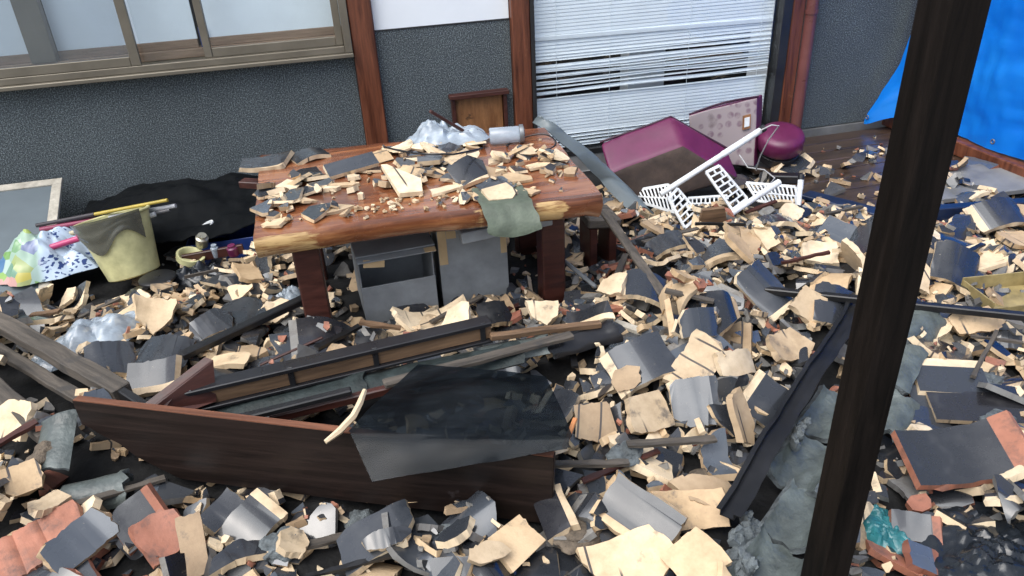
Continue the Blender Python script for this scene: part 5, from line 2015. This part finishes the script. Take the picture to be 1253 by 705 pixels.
HEROES = [
    # px, py, w, h, yaw, up, shape, style, rim, body, tilt, trax
    (195, 408, 54, 36, 0, 'cream', 'pent', 'arc', None, 'cream', 22, 0, 'large pale cream pointed tile piece left of the gutter bar'),
    (205, 447, 62, 44, -12, 'dark', 'quad', 'arc', None, 'cream', 16, 0, 'squarish charcoal tile right above the splintered wedge'),
    (140, 453, 58, 40, 10, 'dark', 'quad', 'arc', None, 'cream', 14, 20, 'charcoal curved tile between the black batten and the wedge'),
    (190, 470, 62, 34, -5, 'dark', 'rect', 'lip', '-y', 'cream', 8, 0, 'dark tile with cream lip lying left of the wedge'),
    (313, 445, 48, 26, -10, 'cream', 'poly', 'flat', None, 'cream', 12, 0, None),
    (280, 452, 52, 22, -12, 'cream', 'quad', 'flat', None, 'cream', 10, 0, None),
    (340, 397, 56, 24, 25, 'cream', 'poly', 'arc', None, 'cream', 10, 60, None),
    (300, 392, 52, 44, 12, 'dark', 'quad', 'flat', None, 'cream', 6, 0, None),
    (306, 346, 30, 24, 20, 'cream', 'quad', 'flat', None, 'cream', 18, 0, None),
    (262, 402, 60, 34, 28, 'dark', 'trap', 'arc', None, 'cream', 10, 30, None),
    (532, 412, 98, 30, 8, 'cream', 'rect', 'arc', '-x', 'cream', 14, 0, 'long cream half-round tile in front of the open box'),
    (565, 410, 40, 30, 30, 'cream', 'tri', 'flat', None, 'cream', 26, 0, None),
    (605, 398, 44, 28, 10, 'dark', 'quad', 'arc', None, 'cream', 16, 0, None),
    (665, 393, 44, 26, -10, 'cream', 'pent', 'flat', None, 'cream', 10, 0, None),
    (722, 398, 62, 22, -20, 'dark', 'rect', 's', '-y', 'cream', 8, 0, None),
    (785, 372, 64, 36, -24, 'dark', 'quad', 'arc', '-x', 'cream', 18, 0, 'blue-grey curved tile at the foot of the leaning plank'),
    (752, 366, 40, 30, 5, 'cream', 'tri', 'flat', None, 'cream', 16, 0, None),
    (812, 318, 52, 22, 0, 'dark', 'quad', 'arc', None, 'cream', 12, 0, None),
    (880, 327, 60, 34, -20, 'dark', 'pent', 'arc', '-y', 'cream', 14, 0, 'shiny domed blue-grey tile with a cream edge amid cream shards'),
    (932, 384, 48, 52, 28, 'dark', 'quad', 'arc', '-y', 'cream', 26, 10, 'upright dark blue-grey tile leaning below the steel bar'),
    (988, 384, 50, 30, 25, 'cream', 'trap', 'arc', None, 'cream', 24, 20, None),
    (1020, 390, 60, 44, -30, 'dark', 'quad', 'arc', None, 'cream', 12, 0, None),
    (965, 430, 70, 34, 8, 'cream', 'trap', 'arc', None, 'cream', 12, 0, 'large tan curved tile piece above the gutter'),
    (905, 330, 40, 40, 25, 'cream', 'tri', 'flat', None, 'cream', 24, 0, None),
    (945, 290, 50, 26, -10, 'dark', 'quad', 'flat', '-x', 'cream', 10, 0, None),
    (1000, 325, 46, 30, -30, 'cream', 'quad', 'flat', None, 'cream', 16, 0, None),
    (1022, 300, 34, 34, 20, 'dark', 'quad', 'lip', '-x', 'cream', 20, 0, None),
    (905, 232, 62, 24, 5, 'dark', 'trap', 'arc', '+x', 'cream', 8, 0, None),
    (968, 262, 40, 22, 0, 'cream', 'poly', 'flat', None, 'cream', 10, 0, None),
    (782, 470, 84, 46, 4, 'dark', 'rect', 'arc', '-x', 'cream', 12, 0, 'wide pale-sheened tile with a cream left edge near the smoked sheet'),
    (768, 470, 42, 26, 12, 'cream', 'poly', 'flat', None, 'cream', 14, 0, None),
    (850, 440, 50, 26, 0, 'dark', 'quad', 'arc', None, 'cream', 22, 0, None),
    (850, 464, 82, 34, 32, 'cream', 'rect', 'arc', None, 'cream', 20, -20, 'white-cream tile underside with dark stripes'),
    (895, 480, 66, 22, 10, 'cream', 'quad', 'lip', None, 'cream', 14, 0, None),
    (942, 500, 62, 50, 36, 'dark', 'rect', 'flat', '+y', 'cream', 24, 20, 'dark square tile with a cream top edge leaning to the gutter'),
    (848, 516, 54, 44, 0, 'dark', 'quad', 's', None, 'cream', 20, 0, 'black curved tile among cream shards left of the gutter'),
    (887, 530, 40, 40, 60, 'dark', 'tri', 'flat', None, 'cream', 26, 0, None),
    (905, 520, 40, 52, 15, 'cream', 'trap', 'arc', None, 'cream', 18, 0, None),
    (790, 528, 68, 34, 14, 'cream', 'quad', 'flat', None, 'cream', 18, 0, 'thick cream slab shard right of the smoked sheet'),
    (728, 528, 52, 38, -14, 'cream', 'trap', 'flat', None, 'cream', 18, 0, None),
    (682, 512, 46, 46, -38, 'dark', 'quad', 's', '-x', 'cream', 16, 0, 'dark curved tile with white broken edge on the smoked sheet corner'),
    (860, 612, 84, 36, -10, 'cream', 'tri', 'flat', None, 'cream', 18, 0, 'large cream triangular shard near the lower gutter end'),
    (842, 634, 100, 34, -8, 'cream', 'rect', 'arc', None, 'cream', 10, 0, None),
    (782, 650, 62, 72, 34, 'dark', 'rect', 'lip', '-x', 'cream', 26, 0, 'big charcoal tile with a broad cream left edge in the foreground'),
    (680, 652, 44, 46, 6, 'dark', 'rect', 'flat', '+x', 'cream', 26, 0, 'small blue-grey tile with a cream right edge below the board'),
    (770, 692, 130, 46, -6, 'cream', 'trap', 'flat', None, 'cream', 8, 0, 'broad flat cream tile underside at the bottom rubble'),
    (852, 692, 60, 44, 20, 'cream', 'quad', 'flat', None, 'cream', 18, 0, None),
    (632, 690, 46, 44, -60, 'cream', 'rect', 'flat', None, 'cream', 22, 0, None),
    (600, 694, 62, 22, 0, 'cream', 'poly', 'lip', None, 'cream', 8, 0, None),
    (465, 676, 100, 44, 8, 'dark', 'quad', 'flat', None, 'cream', 10, 0, 'wide flat grey-green slate piece under the board'),
    (480, 694, 76, 22, 3, 'dark', 'poly', 'arc', None, 'cream', 6, 0, None),
    (560, 668, 62, 30, 20, 'dark', 'poly', 'flat', None, 'cream', 8, 0, None),
    (312, 652, 74, 40, 40, 'dark', 'rect', 'arc', '+x', 'cream', 16, 0, 'dark tile with a worn cream right edge below the board'),
    (278, 642, 52, 28, 42, 'dark', 'rect', 'flat', None, 'cream', 14, 0, None),
    (296, 696, 80, 26, 14, 'dark', 'pent', 'arc', None, 'cream', 8, 0, 'pale blue-grey pointed tile at the bottom left rubble'),
    (176, 648, 62, 42, 28, 'dark', 'rect', 'flat', '+x', 'red', 20, 0, 'blue-grey tile with a terracotta right edge'),
    (206, 672, 60, 42, 34, 'cream', 'rect', 'flat', None, 'red', 10, 0, 'red-brown flat tile under the terracotta-edged tile'),
    (52, 680, 116, 50, 26, 'dark', 'rect', 'rib', 'all', 'red', 14, 0, 'broad brick-red ribbed tile in the left foreground'),
    (110, 690, 80, 34, 40, 'dark', 'quad', 'flat', None, 'cream', 12, 0, None),
    (40, 612, 46, 30, 20, 'cream', 'quad', 'flat', None, 'cream', 18, 0, None),
    (112, 630, 46, 18, 8, 'cream', 'poly', 'flat', None, 'cream', 12, 0, None),
    (64, 632, 50, 20, 52, 'cream', 'quad', 'flat', None, 'cream', 14, 0, None),
    (240, 680, 30, 56, 8, 'cream', 'quad', 'flat', None, 'cream', 22, 0, None),
    (360, 668, 46, 44, -10, 'cream', 'poly', 'arc', None, 'cream', 16, 0, None),
    (30, 540, 60, 34, -30, 'cream', 'quad', 'arc', None, 'cream', 14, 0, None),
    (1120, 632, 38, 20, 0, 'cream', 'poly', 'flat', None, 'red', 8, 0, 'bright terracotta chip beneath the glossy black tile'),
    (1118, 655, 58, 26, -32, 'dark', 'rect', 'flat', '+x', 'red', 10, 0, 'grey tile half with a terracotta end above the teal bag'),
    (1128, 690, 42, 30, -32, 'dark', 'rect', 'flat', '+x', 'red', 10, 0, 'small grey tile with terracotta break beside the teal bag'),
    (1192, 404, 64, 24, -4, 'cream', 'trap', 'lip', None, 'cream', 10, 0, 'large cream curved piece below the steel bar'),
    (1162, 352, 60, 40, -30, 'dark', 'quad', 'arc', None, 'cream', 24, 0, 'blue-black curved tile above the steel bar'),
    (1120, 350, 40, 36, 0, 'cream', 'tri', 'flat', None, 'cream', 12, 0, None),
    (1215, 278, 66, 30, -4, 'dark', 'rect', 'flat', '-x', 'cream', 10, 0, 'dark blue flat tile with a cream left edge below the navy beam'),
    (1120, 300, 60, 24, -8, 'cream', 'quad', 'flat', None, 'cream', 8, 0, None),
    (1240, 310, 50, 26, 0, 'cream', 'quad', 'flat', None, 'cream', 8, 0, None),
    (1130, 432, 60, 34, -10, 'cream', 'poly', 'flat', None, 'cream', 12, 0, None),
]
for hspec in HEROES:
    *a, lab = hspec
    hero(*a, label=lab)
# a neat stack of flat tiles sliding over one another, right of the post
for k, (px, py, w, hh) in enumerate(((1190, 515, 108, 36), (1172, 500, 112, 36), (1195, 490, 104, 36), (1158, 472, 84, 42))):
    hero(px, py, w, hh, -24, 'dark', 'rect', 'flat', '+y' if k == 3 else None, 'cream', 6, 0, ('lowest', 'second', 'third', 'topmost')[k] + ' flat charcoal tile of the sliding stack right of the post', thick=0.02)

hero(1168, 590, 132, 58, -14, 'dark', 'rect', 'lip', '+x', 'red', 12, 0, 'whole glossy black roof tile with a terracotta edge', thick=0.024)

# ------------------------------------------------------------------ fragments lying on the table
HT = np.full((NX, NY), TZ + 0.001)


def table_uv(u, v):
    p = bilerp(TC, u, v)
    return p


def lay_table(key, u, v, flip, yaw, tilt=6, d=None, hero_lab=None):
    p = table_uv(u, v)
    d = d or sr.choice(LIB[key])
    if key == 'm':
        d = dict(d)
        d['V'] = d['V'] * np.array([1.05, 1.05, 0.6])
        d['ext'] = d['V'].max(0) - d['V'].min(0)
    rec = lay(d, p.x, p.y, yaw, flip, R(abs(sr.gauss(0, tilt))), sr.uniform(0, 6.28), Hm=HT, key=key, body='cream', sink=0.5, force=True, on_table=True)
    if rec is not None:
        rec['hero'] = hero_lab
    return rec


for k in range(165):
    u, v = sr.uniform(0.03, 0.96), sr.uniform(0.10, 0.86)
    # bare patches: the back edge on both sides, and the front middle
    if (v > 0.62 and (u < 0.30 or u > 0.74)) or (v < 0.26 and 0.24 < u < 0.55) or (u > 0.80 and v < 0.25):
        continue
    lay_table('m' if sr.random() < .6 else 's', u, v, sr.random() < .42, sr.uniform(0, 6.28), 3)
for (cu, cv, su, sv, n) in [(0.40, 0.12, 0.25, 0.05, 70), (0.5, 0.4, 0.3, 0.22, 60)]:
    for k in range(n):
        u, v = sr.gauss(cu, su), sr.gauss(cv, sv)
        if 0.03 < u < 0.97 and 0.03 < v < 0.95:
            d0 = sr.choice(LIB['s'])
            d1 = dict(d0)
            d1['V'] = d0['V'] * sr.uniform(0.25, 0.55)
            d1['ext'] = d1['V'].max(0) - d1['V'].min(0)
            lay_table('t', u, v, sr.random() < .7, sr.uniform(0, 6.28), 6, d=d1)


def table_hero(px, py, wpx, hpx, yaw, up, shape, style, rim, tilt, lab):
    p = P(px, py, z=TZ + 0.03)
    _, _, dep = proj(p)
    w, ln = wpx * dep / FPX, hpx * dep / FPX / 0.5
    hw, hl = w / 2, ln / 2
    ol = {'rect': [(-hw, -hl), (hw, -hl), (hw, hl), (-hw, hl)], 'trap': [(-hw, -hl * .7), (hw * .55, -hl), (hw, hl * .35), (hw * .5, hl), (-hw * .85, hl * .8)], 'tri': [(-hw, -hl), (-hw * .6, -hl), (hw, hl * .3), (hw * .6, hl), (-hw, hl * .8)]}[shape]
    rm = {None: None, '-y': (0, -hl + 0.02, 0, -1)}[rim]
    d = shard_mesh(hr, ol, style, 'cream', rm, thick=THICK)
    rec = lay(d, p.x, p.y, R(yaw), up == 'cream', R(tilt), 0, Hm=HT, key='h', body='cream', sink=0.5, force=True, on_table=True)
    rec['hero'] = lab


table_hero(326, 195, 64, 22, 4, 'dark', 'trap', 'lip', '-y', 3, 'dark tile corner with cream edge on the far left table corner')
table_hero(378, 187, 46, 14, 24, 'dark', 'rect', 'arc', None, 4, 'black half-round tile strip at the back of the table')
table_hero(612, 235, 44, 18, 0, 'cream', 'trap', 'flat', None, 5, 'flat cream six-sided shard just behind the green felt')
table_hero(495, 222, 34, 40, 10, 'cream', 'tri', 'flat', None, 10, 'white-cream wedge-shaped shard in the middle of the table')
table_hero(575, 215, 50, 24, 20, 'dark', 'trap', 'arc', '-y', 14, 'charcoal curved shard with cream broken edge on the table')
table_hero(430, 205, 64, 12, 12, 'dark', 'rect', 'flat', None, 24, 'long thin blackish tile strip on the table')
table_hero(527, 200, 36, 14, 0, 'dark', 'trap', 'flat', None, 8, 'pale blue-grey shard below the plastic heap on the table')

# ------------------------------------------------------------------ turn the laid pieces into objects: the 300 that show largest singly, the rest as stuff
own, cnt = np.unique(OWNER[OWNER >= 0], return_counts=True)
vis = dict(zip(own.tolist(), cnt.tolist()))
score = []
for i, pc in enumerate(PIECES):
    ar = pc['d']['ext'][0] * pc['d']['ext'][1] * 1e4 * 0.6
    v = ar if pc['table'] else min(vis.get(i, 0), ar)
    s = v / pc['dep'] ** 2
    if not (-30 < pc['px'] < PW + 30 and -20 < pc['py'] < PH + 30) or pc['key'] == 't':
        s = 0
    if abs(pc['px'] - (1165 - 0.224 * pc['py'])) < 34:
        s *= 0.1
    if pc['hero']:
        s += 1e6
    score.append(s)
order = sorted(range(len(PIECES)), key=lambda i: -score[i])
single = set(i for i in order[:300] if score[i] > 0)


def zone(pc):
    x, y, px, py = pc['x'], pc['y'], pc['px'], pc['py']
    if pc['table']:
        p0, p1 = TC[0].x, TC[1].x
        t = (x - p0) / (p1 - p0)
        return 'on the left part of the slab table' if t < .33 else ('on the middle of the slab table' if t < .66 else 'on the right part of the slab table')
    # ahead of or behind the board line
    sd_ = (BB - BA).to_2d()
    rel = Vector((x, y)) - BA.to_2d()
    t = rel.dot(sd_) / sd_.length_squared
    side_ = sd_.x * rel.y - sd_.y * rel.x
    if px > 1165 - 0.224 * py + 45:
        return 'beyond the steel bar past the post' if y > 2.1 else 'near the whole glossy black tile'
    if side_ < 0 and t < 1.02:
        return 'near the broad brick-red tile' if t < .45 else 'in front of the big board'
    if t >= 1.02 and y < 1.75:
        return 'between board and lower gutter end'
    if x < -0.75 and y < 2.6:
        return 'among the weathered timbers'
    if x < -0.25:
        return 'between bin and black gutter bar' if y > 2.75 else 'behind the board near the wedge'
    if x < 0.95:
        return 'in front of the cardboard boxes' if y > 2.0 else 'beside the smoked sheet'
    if y > 2.75:
        return 'in front of the white rack'
    return 'between leaning plank and steel bar' if y > 2.2 else 'on the slope left of the gutter'


for o, mname, p, px, py in LATHS:
    cw_ = {'old_wood': 'weathered grey', 'tan_wood': 'pale tan', 'red_wood': 'dark red-brown', 'dark_metal': 'black'}[mname]
    z_ = zone(dict(x=p.x, y=p.y, px=px, py=py, table=False))
    tag(o, f'{cw_} narrow splintered lath lying {z_}', 'lath', f'splintered laths: {cw_} {z_}')

meshcache = {}
small_w = {'s': 'small', 'm': 'palm-sized', 'l': 'large', 'h': 'large', 't': 'tiny'}
shape_w = {'rib': 'ribbed', 'flat': 'flat', 'arc': 'curved', 'lip': 'lipped', 's': 'wavy'}
for i in order:
    if i not in single:
        continue
    pc = PIECES[i]
    d = pc['d']
    k = (id(d), pc['body'])
    if k not in meshcache:
        me = to_mesh('tile_shard', d)
        slots(me, pc['body'])
        meshcache[k] = me
    o = bpy.data.objects.new('tile_shard', meshcache[k])
    COL.objects.link(o)
    o.matrix_world = Matrix(pc['m'].tolist())
    up = {'cream': 'cream', 'dark': 'charcoal'}[pc['up']]
    if pc['body'] == 'red':
        up = 'brick-red' if pc['up'] == 'cream' else 'red-edged charcoal'
    if pc['body'] == 'grey':
        up = 'dull grey' if pc['up'] == 'cream' else 'grey-edged charcoal'
    if isinstance(pc['hero'], str):
        tag(o, pc['hero'], 'tile piece', 'broken roof tiles')
    else:
        e0, e1_ = sorted(d['ext'][:2])
        T3 = d['V'][d['F'][d['M'] == 0]] if (d['M'] == 0).any() else d['V'][d['F']]
        area = 0.5 * np.abs(np.cross(T3[:, 1, :2] - T3[:, 0, :2], T3[:, 2, :2] - T3[:, 0, :2])).sum()
        form = 'sliver' if e0 < 0.5 * e1_ else ('wedge' if area < 0.56 * e0 * e1_ else 'slab' if area > 0.74 * e0 * e1_ else 'shard')
        nz = abs(pc['m'][2, 2])
        lie = 'steep' if nz < 0.88 else ('tilted' if nz < 0.96 else 'level')
        rimw = ' rimmed' if (d['M'][0::2][:d['n']] == 1).any() and (d['M'] == 0).any() and pc['up'] == 'dark' and (d['M'][:2 * len(d['F']) // 3:2] == 1).any() else ''
        sz = 'broad' if max(d['ext'][:2]) > 0.2 else ('hand-sized' if max(d['ext'][:2]) > 0.135 else 'small')
        lab = f"{sz} {lie} {up}{rimw} {shape_w[d['style']]} tile {form} {zone(pc)}"
        tag(o, lab, 'tile piece', 'broken roof tiles: ' + lab)


def join_pieces(name, idx, label, cat):
    Vs, Fs, Ms, Us, Ts = [], [], [], [], []
    off = 0
    for i in idx:
        pc = PIECES[i]
        d = pc['d']
        V = d['V'] @ pc['m'][:3, :3].T + pc['m'][:3, 3]
        Vs.append(V)
        Fs.append(d['F'] + off)
        Ms.append(np.where(d['M'] == 1, {'cream': 1, 'red': 2, 'grey': 3}[pc['body']], 0))
        Us.append(d['UV'])
        Ts.append(np.full(len(V), pc['tint']))
        off += len(V)
    D = dict(V=np.vstack(Vs), F=np.vstack(Fs), M=np.concatenate(Ms), UV=np.vstack(Us))
    me = to_mesh(name, D, np.concatenate(Ts))
    for m in ('glaze', 'cream', 'red', 'grey'):
        me.materials.append(M[m])
    o = bpy.data.objects.new(name, me)
    COL.objects.link(o)
    return tag(o, label, cat, kind='stuff')


rest = [i for i in range(len(PIECES)) if i not in single]
join_pieces('tile_rubble', [i for i in rest if not PIECES[i]['table']], 'countless small broken roof tile pieces filling the yard', 'tile rubble')
join_pieces('tile_chips', [i for i in rest if PIECES[i]['table']], 'tiny tile chips and crumbs scattered over the slab table', 'tile chips')

# ------------------------------------------------------------------ other things on the table
p = P(543, 178, z=TZ)
bag('plastic_heap', (p.x, p.y, TZ + 0.01), 0.20, 0.12, 0.13, M['bag_white'], 'crumpled pale blue plastic heap at the back of the table', 'plastic', 9.0, 7, 0.8, R(-8), 48)
p = P(622, 176, z=TZ)
lt = thing('clear_canister', (p.x, p.y, TZ), 'clear plastic canister with a metal end lying on the table', 'canister')
bm = bmesh.new()
mt = Matrix.Translation((p.x, p.y, TZ + 0.045)) @ Matrix.Rotation(R(90), 4, 'Y') @ Matrix.Rotation(R(8), 4, 'X')
lathe(bm, [(0.036, -0.09), (0.04, -0.085), (0.04, 0.05), (0.038, 0.055)], mt, 24)
finish('body', bm, M['bag_white'], lt, smooth=40)
bm = bmesh.new()
lathe(bm, [(0.044, 0.056), (0.046, 0.06), (0.046, 0.075), (0.03, 0.08)], mt, 24)
finish('end_cap', bm, M['grey_metal'], lt, smooth=40)
pts = []
for k in range(25):
    a = R(-70 + 260 * k / 24)
    q = P(650, 178, z=TZ) + Vector((0.12 * math.cos(a), 0.10 * math.sin(a), 0.012 + 0.012 * math.sin(a * 2)))
    pts.append(q)
bm = bmesh.new()
tube(bm, pts, 0.004, 6)
tag(finish('black_wire', bm, M['black_plastic'], smooth=60), 'loop of thin black wire lying behind the canister', 'wire')
pts = [P(470 + 12 * k, 180 + 9 * math.sin(k * .32) + (k > 6) * 2, z=TZ + 0.10 + 0.05 * math.sin(k * .3)) for k in range(11)]
bm = bmesh.new()
tube(bm, pts, 0.0045, 6)
tag(finish('black_wire', bm, M['black_plastic'], smooth=60), 'thin black wire drooping over the plastic heap', 'wire')
bm = bmesh.new()
bar(bm, P(526, 136, z=TZ + 0.20), P(580, 168, z=TZ + 0.02), 0.016, 0.016, bev=0.003)
tag(finish('stick', bm, M['red_wood']), 'dark red stick propped on the plastic heap', 'stick')


def felt_fn(u, v):
    a = TC[0].lerp(TC[1], 0.635 + 0.15 * u)
    inn = a + Vector((0.0, 0.17, 0.022))
    edge = a + Vector((0.0, -0.012, 0.016))
    end = a + Vector((0.012, -0.085 - 0.02 * u, -0.075 - 0.02 * math.sin(u * 3.4)))
    if v < 0.5:
        p = inn.lerp(edge, v * 2)
    else:
        p = edge.lerp(end, (v - .5) * 2)
        p.y -= 0.02 * math.sin((v - .5) * 2 * math.pi)
    p.z += 0.006 * noise.noise(Vector((u * 4, v * 4, 3))) + 0.02 * max(0, 0.15 - abs(v - .5))
    p.x += 0.012 * noise.noise(Vector((u * 3, v * 6, 8)))
    return p


o = sheet('felt_scrap', felt_fn, 16, 24, 0.004, M['felt_green'], smooth=60)
tag(o, 'torn moss-green roofing felt hanging over the table front edge', 'felt')
# red-brown end of a rail behind the left end of the table
bm = bmesh.new()
bar(bm, P(296, 224, z=.52), P(330, 226, z=.52), 0.06, 0.035, bev=0.004)
tag(finish('bench_end', bm, M['red_wood']), 'red-brown rail end sticking out left of the table', 'rail')

# ------------------------------------------------------------------ right foreground: teal bag, black sheet; right: tray
p = surface(1078, 648)
bag('teal_bag', (p.x, p.y, p.z - 0.02), 0.09, 0.11, 0.07, M['bag_teal'], 'crumpled teal plastic bag at the foot of the post', 'bag', 12.0, 16, 0.6, 0.3, 40)
p = P(1215, 672, z=0.04)
bag('black_sheet', (p.x, p.y, 0.03), 0.26, 0.16, 0.07, M['bag_dark'], 'crumpled wet black plastic sheet in front of the glossy tile', 'plastic sheet', 15.0, 9, 0.8, 0.2, 48)
p = P(1235, 368, z=0.17)
ty = thing('tray', (p.x, p.y, p.z), 'shallow mustard yellow tray half buried right of the post', 'tray', rz=R(-8))
for nm, q, s in (('floor', (0, 0, 0.004), (0.30, 0.20, 0.006)), ('side', (0, 0.10, 0.035), (0.30, 0.006, 0.07)), ('side', (0, -0.10, 0.02), (0.30, 0.006, 0.04)), ('side', (-0.147, 0, 0.03), (0.006, 0.19, 0.06)), ('side', (0.147, 0, 0.03), (0.006, 0.19, 0.06))):
    bm = bmesh.new()
    box(bm, q, s, bev=0.001)
    finish(nm, bm, M['yellow_tray'], ty, world_pts=False)
p = P(1195, 225, z=.07)
bm = bmesh.new()
box(bm, (p.x - .05, p.y, .09), (0.75, 0.42, 0.03), Matrix.Rotation(R(-4), 3, 'Z'), bev=0.004)
tag(finish('slab', bm, M['concrete']), 'flat wet grey slab lying before the tarpaulin sill', 'slab')
# an orange strip and curved cream edging over the board
bm = bmesh.new()
bar(bm, P(690, 548, z=.30), P(704, 512, z=.33), 0.014, 0.012, bev=0.002)
tag(finish('orange_strip', bm, M['orange']), 'small orange splinter sticking up by the smoked sheet', 'splinter')
pts = [P(398, 541, z=.35), P(415, 528, z=.36), P(432, 510, z=.37), P(440, 494, z=.38), P(446, 478, z=.38)]
bm = bmesh.new()
tube(bm, pts, [0.007, 0.011, 0.012, 0.011, 0.008], 6)
tag(finish('edge_strip', bm, M['cream'], smooth=50), 'curved cream tile sliver standing behind the big board', 'tile sliver')
